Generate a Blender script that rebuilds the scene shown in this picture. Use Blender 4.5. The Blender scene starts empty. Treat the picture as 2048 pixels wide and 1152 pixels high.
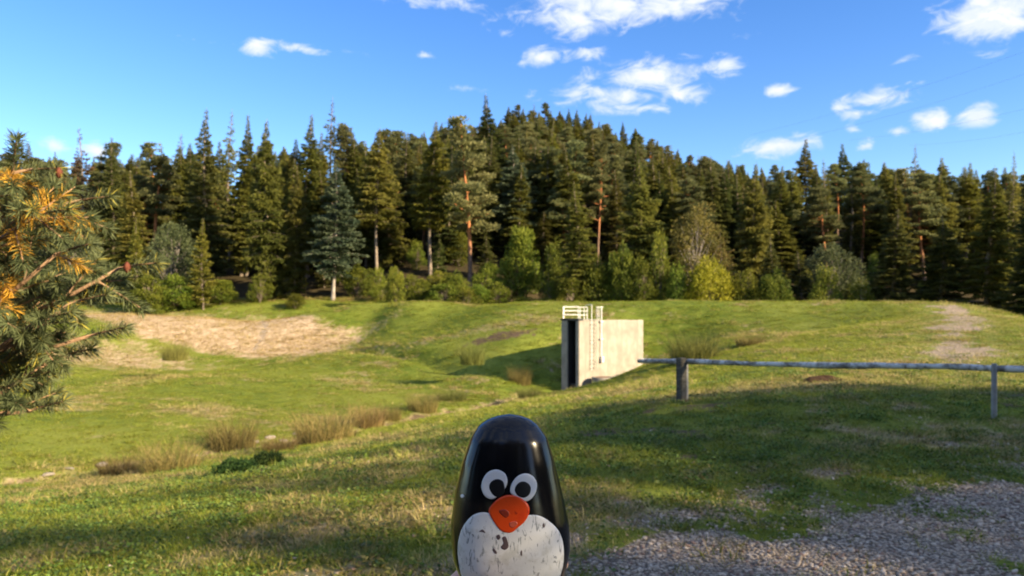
import bpy, bmesh, math, random
import numpy as np
from math import radians, sin, cos, pi
from mathutils import Vector, Matrix

sc = bpy.context.scene
COL = sc.collection
F = 1500.0          # focal length in photo pixels (photo 2048 wide)
HX, HY = 1024.0, 620.0   # principal column, eye-level row
EYE = 1.6

# ------------------------------------------------------------------ camera
cam_d = bpy.data.cameras.new('camera')
cam = bpy.data.objects.new('camera', cam_d); COL.objects.link(cam)
cam.location = (0, 0, EYE); cam.rotation_euler = (radians(90), 0, 0)
cam_d.sensor_width = 36; cam_d.lens = F / 2048 * 36
cam_d.shift_y = (HY - 576) / 2048
cam_d.clip_start = 0.05; cam_d.clip_end = 9000
cam_d.dof.use_dof = True; cam_d.dof.focus_distance = 0.56; cam_d.dof.aperture_fstop = 17
sc.camera = cam

# ------------------------------------------------------------------ light
SUN_AZ, SUN_EL = radians(118), radians(22)      # azimuth clockwise from +Y
sun_dir = Vector((sin(SUN_AZ)*cos(SUN_EL), cos(SUN_AZ)*cos(SUN_EL), sin(SUN_EL)))
sl = bpy.data.lights.new('sun', 'SUN'); sl.energy = 4.3; sl.angle = radians(0.6); sl.color = (1, .80, .52)
so = bpy.data.objects.new('sun', sl); COL.objects.link(so)
so.rotation_euler = sun_dir.to_track_quat('Z', 'Y').to_euler(); so.location = (30, -10, 40)

vs = sc.view_settings
vs.view_transform = 'Standard'; vs.look = 'None'; vs.gamma = 1; vs.exposure = 1.85
vs.use_curve_mapping = False
sc.render.engine = 'CYCLES'
sc.cycles.use_denoising = True
sc.cycles.max_bounces = 6; sc.cycles.diffuse_bounces = 3; sc.cycles.transmission_bounces = 4; sc.cycles.transparent_max_bounces = 4

class NT:
    """tiny helper round a node tree"""
    def __init__(s, tree): s.t = tree; s.n = tree.nodes; s.l = tree.links
    def new(s, typ, **kw):
        n = s.n.new(typ)
        for k, v in kw.items(): setattr(n, k, v)
        return n
    def put(s, sock, v):
        if hasattr(v, 'is_linked') or isinstance(v, bpy.types.NodeSocket): s.l.new(v, sock)
        elif v is not None: sock.default_value = v
    def math(s, op, a, b=None, c=None, clamp=False):
        n = s.new('ShaderNodeMath', operation=op); n.use_clamp = clamp
        s.put(n.inputs[0], a)
        if b is not None: s.put(n.inputs[1], b)
        if c is not None: s.put(n.inputs[2], c)
        return n.outputs[0]
    def vmath(s, op, a, b=None):
        n = s.new('ShaderNodeVectorMath', operation=op); s.put(n.inputs[0], a)
        if b is not None: s.put(n.inputs[1], b)
        return n
    def noise(s, scale, detail=4, vec=None, rough=.55, dist=0.0, dim='3D'):
        n = s.new('ShaderNodeTexNoise', noise_dimensions=dim)
        n.inputs['Scale'].default_value = scale; n.inputs['Detail'].default_value = detail
        n.inputs['Roughness'].default_value = rough; n.inputs['Distortion'].default_value = dist
        if vec is not None: s.l.new(vec, n.inputs['Vector'])
        return n.outputs['Fac']
    def ramp(s, fac, lo, hi, a=0.0, b=1.0, smooth=True):
        n = s.new('ShaderNodeMapRange', interpolation_type='SMOOTHSTEP' if smooth else 'LINEAR')
        s.put(n.inputs[0], fac); s.put(n.inputs[1], lo); s.put(n.inputs[2], hi); s.put(n.inputs[3], a); s.put(n.inputs[4], b)
        return n.outputs[0]
    def mix(s, f, a, b):
        n = s.new('ShaderNodeMix', data_type='RGBA')
        s.put(n.inputs[0], f); s.put(n.inputs[6], a); s.put(n.inputs[7], b)
        return n.outputs[2]
    def hsv(s, col, h=.5, sa=1., v=1.):
        n = s.new('ShaderNodeHueSaturation'); s.put(n.inputs['Hue'], h); s.put(n.inputs['Saturation'], sa); s.put(n.inputs['Value'], v)
        s.put(n.inputs['Color'], col); return n.outputs[0]
    def attr(s, name, typ='GEOMETRY'):
        n = s.new('ShaderNodeAttribute', attribute_name=name, attribute_type=typ); return n.outputs['Fac']
def C3(r, g, b): return (r, g, b, 1.0)

# ------------------------------------------------------------------ sky with clouds (by direction: azimuth / elevation)
world = bpy.data.worlds.new('World'); sc.world = world; world.use_nodes = True
w = NT(world.node_tree); w.n.clear()
sky = w.new('ShaderNodeTexSky', sky_type='NISHITA'); sky.sun_disc = False
sky.sun_elevation = SUN_EL; sky.sun_rotation = SUN_AZ
sky.altitude = 500; sky.air_density = 1.0; sky.dust_density = 0.3; sky.ozone_density = 2.2
skyc = w.hsv(sky.outputs[0], .513, 1.30, .73)
tc = w.new('ShaderNodeTexCoord')
sep = w.new('ShaderNodeSeparateXYZ'); w.l.new(tc.outputs['Generated'], sep.inputs[0])
az = w.math('ARCTAN2', sep.outputs[0], sep.outputs[1]); el = w.math('ARCSINE', sep.outputs[2])
cmb = w.new('ShaderNodeCombineXYZ'); w.l.new(az, cmb.inputs[0]); w.l.new(el, cmb.inputs[1])
uv = cmb.outputs[0]
CLOUDS = [  # photo column, row, half width, half height, strength
 (1240, 12, 230, 46, 1.15), (1150, 40, 95, 36, 1.0), (1380, 2, 140, 22, .8), (1985, 35, 120, 52, 1.1), (1900, 45, 55, 18, .55), (870, 4, 110, 16, .6),
 (515, 92, 44, 18, .95), (605, 98, 60, 12, .7), (700, 104, 40, 10, .4), (845, 112, 22, 9, .5), (1085, 113, 62, 22, .95), (1180, 108, 50, 14, .6),
 (1290, 155, 130, 38, .95), (1230, 190, 150, 28, .9), (1355, 188, 70, 20, .8), (1160, 188, 80, 16, .7), (1270, 215, 90, 14, .7), (1180, 155, 70, 18, .45),
 (1448, 132, 50, 22, 1.0), (1558, 182, 30, 14, .8), (1760, 196, 90, 20, 1.0), (1690, 205, 36, 20, .7), (1715, 226, 46, 11, .5),
 (1862, 237, 42, 21, 1.05), (1958, 234, 54, 25, 1.15), (1795, 262, 26, 9, .6), (1705, 258, 17, 8, .6), (1555, 292, 95, 24, 1.05),
 (1735, 292, 32, 12, .6), (105, 290, 30, 16, .8), (195, 300, 34, 16, .7), (1515, 70, 34, 8, .35), (1805, 120, 34, 10, .35), (1880, 130, 26, 8, .3), (940, 176, 60, 9, .4),
 (350, 70, 50, 8, .3), (990, 60, 40, 16, .4), (1830, 168, 36, 8, .35),
]
best = None
for (px, py, rx, ry, st) in CLOUDS:
    vx, vy, vz = (px-HX)/F, 1.0, (HY-py)/F
    L = math.sqrt(vx*vx+vy*vy+vz*vz)
    a_, e_ = math.atan2(vx, vy), math.asin(vz/L)
    d = w.vmath('SUBTRACT', uv, (a_, e_, 0)).outputs[0]
    k = 1.0/(1+vx*vx)
    d = w.vmath('MULTIPLY', d, (F/(rx*1.15)/k, F/(ry*1.2)*1.05, 0)).outputs[0]
    ln = w.vmath('LENGTH', d).outputs['Value']
    v = w.math('MULTIPLY_ADD', ln, -st, st)
    best = v if best is None else w.math('MAXIMUM', best, v)
# denser unseen cloud over the rest of the sky, added for neutral fill
mp = w.vmath('MULTIPLY', uv, (1.0, 2.0, 1)).outputs[0]
gen = w.ramp(w.noise(5.0, 2, mp, .5), .43, .62, -.6, 1.1)
inview = w.math('MULTIPLY', w.ramp(w.math('ABSOLUTE', az), .60, .72, 1, 0), w.ramp(el, .42, .5, 1, 0))
gen = w.math('MULTIPLY_ADD', inview, -2.5, gen)
gen = w.math('MULTIPLY_ADD', w.ramp(el, .02, .12, 1, 0), -1.0, gen)
best = w.math('MAXIMUM', best, gen)
mp2 = w.vmath('MULTIPLY', uv, (1.0, 1.9, 1)).outputs[0]
n1 = w.noise(26, 7, mp2, .62, .6)
n2 = w.noise(9, 3, mp2, .5, .3)
dens = w.math('MULTIPLY_ADD', w.math('SUBTRACT', n1, .52), 2.1, best)
dens = w.math('MULTIPLY_ADD', w.math('SUBTRACT', n2, .5), .7, dens)
alpha = w.ramp(dens, .05, .85, 0, .97)
thick = w.ramp(dens, .55, 1.35)
mp3 = w.vmath('ADD', mp2, (.012, .02, 0)).outputs[0]
sh = w.ramp(w.math('SUBTRACT', n1, w.noise(26, 7, mp3, .62, .6)), -.10, .12)
cl = w.mix(sh, C3(2.3, 2.5, 2.85), C3(3.05, 2.95, 2.75))
cl = w.mix(thick, C3(2.4, 2.6, 2.9), cl)
out = w.mix(alpha, skyc, cl)
bg = w.new('ShaderNodeBackground'); w.l.new(out, bg.inputs[0]); bg.inputs[1].default_value = 0.105
wo = w.new('ShaderNodeOutputWorld'); w.l.new(bg.outputs[0], wo.inputs[0])

# ------------------------------------------------------------------ mesh / object helpers
def mesh_np(name, V, Fq, mat=None, smooth=False, attrs=None):
    V = np.asarray(V, np.float32); Fq = np.asarray(Fq, np.int32)
    me = bpy.data.meshes.new(name)
    n, k = Fq.shape
    me.vertices.add(len(V)); me.vertices.foreach_set('co', V.ravel())
    me.loops.add(n*k); me.loops.foreach_set('vertex_index', Fq.ravel())
    me.polygons.add(n); me.polygons.foreach_set('loop_start', np.arange(0, n*k, k, dtype=np.int32))
    me.update(calc_edges=True)
    if smooth: me.polygons.foreach_set('use_smooth', np.ones(n, bool))
    if attrs:
        for a, v in attrs.items():
            at = me.attributes.new(a, 'FLOAT', 'POINT'); at.data.foreach_set('value', np.asarray(v, np.float32))
    if mat: me.materials.append(mat)
    me.validate()
    return me
def bm_mesh(name, bm, mat=None, smooth=False):
    me = bpy.data.meshes.new(name); bm.to_mesh(me); bm.free()
    if smooth:
        for p in me.polygons: p.use_smooth = True
    if mat: me.materials.append(mat)
    return me
def link(name, data, parent=None, loc=None, rz=None):
    o = bpy.data.objects.new(name, data); COL.objects.link(o)
    if parent is not None: o.parent = parent
    if loc is not None: o.location = loc
    if rz is not None: o.rotation_euler = (0, 0, rz)
    return o
def tag(o, label, cat, group=None, kind=None):
    o['label'] = label
    if cat: o['category'] = cat
    if group: o['group'] = group
    if kind: o['kind'] = kind
    return o
def box(bm, x0, x1, y0, y1, z0, z1, bev=0.0):
    r = bmesh.ops.create_cube(bm, size=1)
    for v in r['verts']:
        v.co = Vector(((x0+x1)/2+v.co.x*(x1-x0), (y0+y1)/2+v.co.y*(y1-y0), (z0+z1)/2+v.co.z*(z1-z0)))
    if bev:
        es = list({e for v in r['verts'] for e in v.link_edges})
        bmesh.ops.bevel(bm, geom=es, offset=bev, segments=2, affect='EDGES')
def tube_arrays(pts, rad, seg=8, cap=True):
    """swept tube as (verts, quads)"""
    pts = np.asarray(pts, float); rad = np.broadcast_to(np.asarray(rad, float), (len(pts),))
    V = []; Q = []
    up = np.array([0.31, 0.17, 0.93])
    for i in range(len(pts)):
        t = pts[min(i+1, len(pts)-1)]-pts[max(i-1, 0)]; t = t/(np.linalg.norm(t)+1e-9)
        u_ = up if abs(np.dot(up, t)) < .92 else np.array([1., 0, 0])
        a = np.cross(t, u_); a /= np.linalg.norm(a); b = np.cross(t, a)
        for k in range(seg):
            th = 2*pi*k/seg; V.append(pts[i]+rad[i]*(cos(th)*a+sin(th)*b))
    for i in range(len(pts)-1):
        for k in range(seg):
            k2 = (k+1) % seg
            Q.append((i*seg+k, i*seg+k2, (i+1)*seg+k2, (i+1)*seg+k))
    if cap:
        for base, c in ((0, pts[0]), ((len(pts)-1)*seg, pts[-1])):
            V.append(c); ci = len(V)-1
            for k in range(0, seg, 2):
                Q.append((base+k, base+(k+1) % seg, base+(k+2) % seg, ci))
    return np.array(V), np.array(Q)
class Geo:
    def __init__(s): s.V = []; s.Q = []; s.n = 0; s.T = []
    def add(s, V, Q, tone=None):
        s.V.append(V); s.Q.append(np.asarray(Q)+s.n); s.n += len(V)
        s.T.append(np.zeros(len(V)) if tone is None else tone)
    def tube(s, pts, rad, seg=8): s.add(*tube_arrays(pts, rad, seg))
    def mesh(s, name, mat, smooth=False, tone=False):
        return mesh_np(name, np.concatenate(s.V), np.concatenate(s.Q), mat, smooth, {'tone': np.concatenate(s.T)} if tone else None)
def W(px, py, d): return ((px-HX)/F*d, d, EYE+(HY-py)/F*d)

# ------------------------------------------------------------------ terrain height
CP = [  # control points (x, y, z)
 (0,0,0),(0,4.5,0),(-4,0,0),(5,0,.02),(5,5,.02),(10,4,.05),(-3.5,5.07,-.2),(-3.5,7.3,-.5),(-8.3,12.2,-1.5),(-5.6,14.5,-1.6),(-3.3,15.5,-1.3),
 (-14.5,21,-3.15),(-10.4,26,-3.25),(-6.7,31,-3.4),(1.1,46.7,-3.65),(4,50,-3.75),(-5.9,27.5,-2.9),(-.26,16.3,-.9),(-.5,30,-2.3),(4.3,37,-2.6),
 (5.8,38.6,-2.1),(7.25,41.7,-1.65),(3.2,14.2,-.15),(6.7,10.4,0),(0,9.5,-.15),(7.5,30,-.9),(8.97,31.6,-.45),(10.6,32,-.05),(10.1,22.5,.1),(17,41,.55),(23,45,1.0),
 (12.7,21.7,.15),(21,35,.9),(30,50,1.9),(27.3,40,1.05),(34,41,-1.5),(24,30,.5),(16,18,.1),(24,16,-.6),
 (27,60,2.3),(16.5,66,2.35),(0,72,2.3),(-11.6,78,2.33),(-17,80,2.0),(-22.6,80,1.2),(0,75,2.25),(-11.6,81,2.25),(16.5,69.5,2.3),(29,64,2.2),(36,56,1.4),
 (0,83,.9),(16,78,.8),(32,72,.2),(45,60,-1.5),
 (0,66,.94),(0,58,-.7),(0,52,-2.56),(-4.6,56,-2.9),(-12,66,-1.6),(-8.3,72,.16),(15,60,.8),(13,52,-.83),(10.2,50,-1.57),(15.9,50,-.07),(23.4,56,1.23),
 (-43,82,1.33),(-33,80,.96),(-24,78,.3),(-15,72,-1.9),(-14,75.5,-1.0),(-24.4,70,-2.75),(-17,68,-2.5),(-36,69,-2.2),(-15,31,-3.2),(-19.5,41,-3.3),(-23,55,-3.2),(-33,49,-3.0),(-7,47,-3.4),
 (-4.6,53,-3.4),(-26,30,-2.8),(-48,60,-1.6),(-33,87.5,-.3),(-44,89,.1),(-25,86,-.2),(-30,95,2.0),(-48,97,2.2),(-40,30,-2.0),(-25,14,-2.4),(-14,6,-1.2),
 (13.5,30,.15),(8.4,34.8,-1.25),(20,39,.8),(14.4,43.6,-.65),(20.3,49.2,.15),(26,50,1.6),(0,70.2,2.12),(16.5,64.2,2.18),(-11.6,76.2,2.15),(24.5,59.5,2.1),(8,68,2.2),(8,62,.85),(8.4,53.6,-3.0),(9.9,55.6,-2.7),(11.6,56.5,-2.1),(6,52.3,-3.5),
 (-60,20,-1),(-65,60,.5),(-66,95,1.5),(50,20,-2.5),(60,45,-2.5),(55,80,-.5),(0,-20,.3),(-30,-15,0),(40,-15,.3),
]
CPa = np.array(CP, float)
def _tps_fit(P, Z, lam=.4):
    n = len(P); d = np.linalg.norm(P[:, None]-P[None], axis=2)
    K = np.where(d > 0, d*d*np.log(d+1e-9), 0)+lam*np.eye(n)*5
    A = np.zeros((n+3, n+3)); A[:n, :n] = K; Pm = np.c_[np.ones(n), P]
    A[:n, n:] = Pm; A[n:, :n] = Pm.T
    return np.linalg.solve(A, np.r_[Z, np.zeros(3)])
_S = 30.0
_TP = CPa[:, :2]/_S
_tw = _tps_fit(_TP, CPa[:, 2], .002)
def _tps(x, y):
    q = np.c_[x, y]/_S; out = np.empty(len(q))
    for i in range(0, len(q), 40000):
        d = np.linalg.norm(q[i:i+40000, None]-_TP[None], axis=2)
        out[i:i+40000] = np.where(d > 0, d*d*np.log(d+1e-9), 0) @ _tw[:-3] + _tw[-3] + q[i:i+40000] @ _tw[-2:]
    return out
def sstep(a, b, x):
    t = np.clip((x-a)/(b-a), 0, 1); return t*t*(3-2*t)
def poly_dist(x, y, pts):
    best = np.full(len(x), 1e9)
    for (ax, ay), (bx, by) in zip(pts[:-1], pts[1:]):
        dx, dy = bx-ax, by-ay
        t = np.clip(((x-ax)*dx+(y-ay)*dy)/(dx*dx+dy*dy), 0, 1)
        best = np.minimum(best, np.hypot(x-ax-t*dx, y-ay-t*dy))
    return best
_rg = np.random.RandomState(7)
_oct = []
for L_, A_ in ((26, .16), (11, .10), (4.5, .05), (1.9, .028), (.8, .014)):
    for k in range(5):
        th = _rg.uniform(0, 2*pi); _oct.append((cos(th)*2*pi/L_*_rg.uniform(.8, 1.25), sin(th)*2*pi/L_*_rg.uniform(.8, 1.25), _rg.uniform(0, 6.28), A_/2.2))
def bumps(x, y):
    z = np.zeros_like(x)
    for a, b, p, A in _oct: z += A*np.sin(a*x+b*y+p)
    return z
GULLY = [(-30, 8), (-14.5, 21), (-10.4, 26), (-6.7, 31), (-2.5, 39.5), (1.1, 46.7), (3.6, 49.5)]
DITCH = [(-14, 68), (-9.5, 62.5), (-4.6, 56.5), (.5, 51.5), (3.2, 49.6)]
SKY_X = [-600, -200, 0, 200, 420, 620, 760, 900, 1040, 1100, 1200, 1300, 1400, 1500, 1600, 1700, 1850, 1950, 2048, 2300, 2800]
SKY_Y = [330, 305, 300, 295, 285, 275, 255, 232, 196, 195, 216, 256, 292, 316, 326, 316, 314, 332, 342, 350, 380]
BASE_X = [-600, 0, 400, 620, 800, 1000, 1080, 1300, 2048, 2800]
BASE_Z = [2.0, 2.2, 2.6, 3.2, 3.4, 3.1, 1.9, 1.4, 1.0, .5]
def hill(x, y):
    yy = np.maximum(y, 20.0); px = HX+F*x/yy
    R = np.interp(px, [-600, 300, 700, 1050, 1400, 2048], [170, 175, 200, 225, 215, 190])
    zr = EYE+(HY-np.interp(px, SKY_X, SKY_Y))/F*R-14.0
    z0 = np.interp(px, BASE_X, BASE_Z)
    t = np.clip((yy-100)/(R-100), 0, 3)
    s = np.where(t < 1, t**.9, 1-.24*(t-1)**2)
    return z0+(zr-z0)*s
def height(x, y, detail=True):
    x = np.atleast_1d(np.asarray(x, float)); y = np.atleast_1d(np.asarray(y, float))
    xc = np.clip(x, -70, 62); yc = np.clip(y, -25, 96)
    z = _tps(xc, yc)
    z = z-.45*np.exp(-(poly_dist(xc, yc, GULLY)/1.1)**2)-.6*np.exp(-(poly_dist(xc, yc, DITCH)/1.0)**2)
    wh = sstep(86, 101, y)*sstep(-150, -20, 260-np.abs(x))
    z = z*(1-wh)+hill(x, y)*wh
    far = sstep(65, 110, np.abs(x))*sstep(120, 60, y)
    far = np.maximum(far, sstep(25, 70, -y)); far = np.maximum(far, sstep(330, 600, np.hypot(x, y)))
    z = z*(1-far)+(.5)*far
    if detail:
        r = np.hypot(x, y)
        z = z+bumps(x, y)*(.35-.05*sstep(12, 26, r))*sstep(1.5, 7, r)
    return z
def H1(x, y): return float(height([x], [y])[0])

# ------------------------------------------------------------------ where the ground is dry, gravelly, bare, wooded
_mo = []
for L_, A_ in ((17, .9), (7, .8), (3.2, .7), (1.4, .6), (.6, .5)):
    for k in range(4):
        th = _rg.uniform(0, 2*pi); _mo.append((cos(th)*2*pi/L_, sin(th)*2*pi/L_, _rg.uniform(0, 6.28), A_/4))
def mnoise(x, y):
    z = np.zeros_like(x)
    for a, b, p, A in _mo: z += A*np.sin(a*x+b*y+p+1.3*np.sin(b*x*.7-a*y*.6))
    return z
TRAIL = [(9, 15), (13, 22), (17, 29), (21, 35), (27, 45), (31, 53)]
def masks(x, y):
    m = mnoise(x, y)
    # gravel yard, nearest right
    f = np.interp(x, [-3, .3, 1.6, 2.8, 5, 9, 20], [1.5, 3.7, 5.4, 5.9, 7.1, 8.2, 8.8])
    gravel = sstep(-1.3, 1.3, f-y+m*1.7)*(1-.6*sstep(.1, .8, -m))
    gravel = np.maximum(gravel, .75*sstep(1.3, .3, poly_dist(x, y, TRAIL)+m*.9)*sstep(13, 24, y))
    gravel = np.maximum(gravel, .62*sstep(.75, .25, poly_dist(x, y, [(-26.5, 80), (-25, 76), (-24.6, 71.5)])+m*.1))
    # straw-dry mound and the strip below it
    u = ((x+31)*.942-(y-77)*.336)/17.0; v = ((x+31)*.336+(y-77)*.942)/5.8
    dry = sstep(1.25, .72, np.hypot(u, v)+m*.12)
    dry = np.maximum(dry, .62*sstep(1.2, .4, np.hypot((x+40)/15, (y-66)/7)+m*.3))
    dry = np.maximum(dry, .42*sstep(1.2, .3, np.hypot((x+14)/5, (y-75.5)/1.6)+m*.3))
    dry = np.maximum(dry, .5*sstep(1.1, .3, np.hypot((x+45)/22, (y-88)/7)+m*.3))
    dry = np.maximum(dry, .62*sstep(-.2, .8, m)*sstep(3, 5, y)*sstep(30, 20, y)); dry = np.maximum(dry, .52*sstep(.0, .9, m)*sstep(20, 26, y)); dry = np.maximum(dry, .45*sstep(1.0, .2, np.hypot((x+2)/16, (y-64)/2.2)+m*.35))
    dry = np.maximum(dry, .35*sstep(4.2, 1.0, poly_dist(x, y, TRAIL)+m))
    dry = np.maximum(dry, .55*sstep(1.1, .3, np.hypot((x-5.5)/4.5, (y-15.5)/2.5)+m*.4))
    dry = np.maximum(dry, .6*sstep(2.0, .5, poly_dist(x, y, GULLY)+m*.5))
    soil = .9*sstep(1.3, .3, poly_dist(x, y, GULLY)+m*.45)*sstep(48, 44, y)
    soil = np.maximum(soil, .35*sstep(.8, .2, poly_dist(x, y, DITCH)+m*.3))
    soil = np.maximum(soil, .8*sstep(1.1, .5, np.hypot((x+.6)/3.6, (y-60.5)/1.5)+m*.3))
    soil = np.maximum(soil, .9*sstep(1.0, .5, np.hypot((x-8.6)/1.3, (y-10.4)/1.0)+m*.2))
    soil = np.maximum(soil, .75*sstep(.30, 1.0, -m)*sstep(30, 10, y)*sstep(3, 5, y))
    px = HX+F*x/np.maximum(y, 5)
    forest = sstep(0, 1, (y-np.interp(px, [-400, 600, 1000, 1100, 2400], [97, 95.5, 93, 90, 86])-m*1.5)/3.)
    return dry, gravel, soil, forest

def axis(segs):
    out = []
    for a, b, s in segs: out += list(np.arange(a, b, s))
    return np.array(out+[segs[-1][1]])
gx = axis([(-6000, -1000, 1000), (-1000, -300, 100), (-300, -90, 15), (-90, -45, 1.6), (-45, -16, .55), (-16, -7, .3), (-7, 9, .14), (9, 16, .3), (16, 40, .55), (40, 90, 1.8), (90, 300, 15), (300, 1000, 100), (1000, 6000, 1000)])
gy = axis([(-6000, -1000, 1000), (-1000, -200, 100), (-200, -30, 15), (-30, 1, 1.2), (1, 3.5, .3), (3.5, 12, .13), (12, 24, .25), (24, 85, .5), (85, 105, .8), (105, 300, 5), (300, 1000, 70), (1000, 6000, 1000)])
GX, GY = np.meshgrid(gx, gy); xs, ys = GX.ravel(), GY.ravel()
zs = height(xs, ys)
nx, ny = len(gx), len(gy)
idx = np.arange(nx*ny).reshape(ny, nx)
quads = np.stack([idx[:-1, :-1], idx[:-1, 1:], idx[1:, 1:], idx[1:, :-1]], -1).reshape(-1, 4)

def new_mat(name):
    m = bpy.data.materials.new(name); m.use_nodes = True
    t = NT(m.node_tree); t.n.clear()
    o = t.new('ShaderNodeOutputMaterial')
    return m, t, o
def principled(t, o, col, rough=.8, spec=.3, bump=None, bstr=.3, bdist=.02, metallic=0.0):
    p = t.new('ShaderNodeBsdfPrincipled'); t.put(p.inputs['Base Color'], col); t.put(p.inputs['Roughness'], rough)
    p.inputs['Specular IOR Level'].default_value = spec; p.inputs['Metallic'].default_value = metallic
    if bump is not None:
        b = t.new('ShaderNodeBump'); b.inputs['Strength'].default_value = bstr; b.inputs['Distance'].default_value = bdist
        t.put(b.inputs['Height'], bump); t.l.new(b.outputs[0], p.inputs['Normal'])
    t.l.new(p.outputs[0], o.inputs[0]); return p

def ground_material():
    m, t, o = new_mat('ground_surface')
    pos = t.new('ShaderNodeNewGeometry').outputs['Position']
    n_big = t.noise(.12, 4, pos, .6); n_mid = t.noise(.9, 5, pos, .65); n_fine = t.noise(14, 5, pos, .7)
    stret = t.vmath('MULTIPLY', pos, (1.0, .55, 1)).outputs[0]
    g = t.mix(t.ramp(n_mid, .35, .68), C3(.085, .125, .013), C3(.190, .230, .030))
    g = t.mix(t.ramp(n_big, .40, .66), g, C3(.225, .250, .040))
    g = t.mix(t.ramp(n_fine, .42, .75), g, C3(.05, .07, .015))
    dry = t.attr('dry'); gr = t.attr('gravel'); so_ = t.attr('soil'); fo = t.attr('forest')
    dn = t.math('ADD', dry, t.math('MULTIPLY', t.math('SUBTRACT', t.noise(2.6, 6, stret, .7), .5), .9))
    straw = t.mix(t.ramp(t.noise(3.3, 6, stret, .75), .35, .7), C3(.30, .22, .13), C3(.58, .45, .31))
    straw = t.mix(t.ramp(n_fine, .45, .8), straw, C3(.17, .13, .06))
    c = t.mix(t.ramp(dn, .30, .72), g, straw)
    sn = t.math('ADD', so_, t.math('MULTIPLY', t.math('SUBTRACT', t.noise(3.5, 6, pos, .7), .5), .8))
    soilc = t.mix(n_fine, C3(.060, .040, .025), C3(.15, .105, .07))
    c = t.mix(t.ramp(sn, .35, .75), c, soilc)
    vor = t.new('ShaderNodeTexVoronoi'); vor.inputs['Scale'].default_value = 38; t.l.new(pos, vor.inputs['Vector'])
    vsep = t.new('ShaderNodeSeparateXYZ'); t.l.new(vor.outputs['Color'], vsep.inputs[0])
    gcol = t.mix(vsep.outputs[0], C3(.30, .24, .18), C3(.62, .52, .40))
    gcol = t.mix(t.ramp(vor.outputs['Distance'], .25, .75), gcol, C3(.14, .11, .08))
    gn = t.math('ADD', gr, t.math('MULTIPLY', t.math('SUBTRACT', t.noise(2.2, 6, pos, .65), .5), .9))
    gm = t.ramp(gn, .38, .62)
    c = t.mix(gm, c, gcol)
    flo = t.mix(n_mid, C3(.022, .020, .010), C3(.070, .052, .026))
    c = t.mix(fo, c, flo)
    hgt = t.math('ADD', t.math('MULTIPLY', n_fine, 1.0), t.math('MULTIPLY', t.math('MULTIPLY', vor.outputs['Distance'], -1.2), gm))
    principled(t, o, c, .95, .1, hgt, .7, .05)
    return m
M_ground = ground_material()
gd, gg, gs, gf = masks(xs, ys)
ground = link('ground', mesh_np('ground', np.c_[xs, ys, zs], quads, M_ground, True, {'dry': gd, 'gravel': gg, 'soil': gs, 'forest': gf}))
ground['kind'] = 'structure'; ground['label'] = 'grassy basin, embankment and wooded hill ground'

# ------------------------------------------------------------------ foliage materials
def leaf_material(name, a, b, trans=.3, hue=.02, val=.35, spec=.15, rough=.6, third=None, obj_third=None):
    """a..b by leaf, shifted a little from plant to plant"""
    m, t, o = new_mat(name)
    tone = t.attr('tone')
    c = t.mix(tone, C3(*a), C3(*b))
    if third: c = t.mix(t.ramp(tone, .86, .93), c, C3(*third))
    oi = t.new('ShaderNodeObjectInfo')
    r = oi.outputs['Random']
    r2 = t.math('FRACT', t.math('MULTIPLY', r, 17.31))
    if obj_third: c = t.mix(t.ramp(r2, .55, 1.0, 0, .7), c, C3(*obj_third))
    c = t.hsv(c, t.math('MULTIPLY_ADD', r, hue*2, .5-hue), 1.0, t.math('MULTIPLY_ADD', r2, val*2, 1-val))
    p = t.new('ShaderNodeBsdfPrincipled'); t.l.new(c, p.inputs['Base Color']); p.inputs['Roughness'].default_value = rough
    p.inputs['Specular IOR Level'].default_value = spec
    tr = t.new('ShaderNodeBsdfTranslucent'); t.l.new(c, tr.inputs[0])
    mx = t.new('ShaderNodeMixShader'); mx.inputs[0].default_value = trans
    t.l.new(p.outputs[0], mx.inputs[1]); t.l.new(tr.outputs[0], mx.inputs[2]); t.l.new(mx.outputs[0], o.inputs[0])
    return m
def bark_material(name, lo, hi, top=None, zsplit=None):
    m, t, o = new_mat(name)
    tc_ = t.new('ShaderNodeTexCoord').outputs['Object']
    st = t.vmath('MULTIPLY', tc_, (6, 6, 1.2)).outputs[0]
    n = t.noise(1.6, 5, st, .65)
    c = t.mix(t.ramp(n, .3, .7), C3(*lo), C3(*hi))
    if top:
        s = t.new('ShaderNodeSeparateXYZ'); t.l.new(tc_, s.inputs[0])
        cc = t.mix(t.ramp(n, .3, .7), C3(*[v*.62 for v in top]), C3(*top))
        c = t.mix(t.ramp(s.outputs[2], zsplit-3, zsplit+3), c, cc)
    principled(t, o, c, .9, .15, n, .6, .04)
    return m
M_spruce = leaf_material('spruce_needles', (.080, .090, .019), (.215, .200, .042), .48, .018, .35)
M_dark = leaf_material('dark_spruce_needles', (.054, .072, .022), (.155, .165, .042), .46, .02, .3)
M_fir = leaf_material('silver_fir_needles', (.050, .080, .046), (.140, .170, .095), .38, .02, .2)
M_pine = leaf_material('pine_needles', (.090, .105, .040), (.235, .230, .092), .48, .02, .3)
M_yspruce = leaf_material('yellow_green_needles', (.090, .105, .016), (.210, .200, .032), .3, .015, .25)
M_brown = leaf_material('browning_needles', (.075, .052, .024), (.150, .105, .045), .25, .02, .3)
M_birch = leaf_material('autumn_leaves', (.110, .105, .028), (.220, .170, .048), .35, .03, .3)
M_bush = leaf_material('bush_leaves', (.070, .105, .014), (.200, .215, .028), .38, .03, .35)
M_ybush = leaf_material('yellow_bush_leaves', (.160, .180, .016), (.330, .330, .030), .4, .015, .15)
M_grey = leaf_material('willow_leaves', (.070, .090, .035), (.160, .175, .080), .35, .02, .2)
B_spruce = bark_material('spruce_bark', (.10, .08, .06), (.27, .22, .17))
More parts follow.
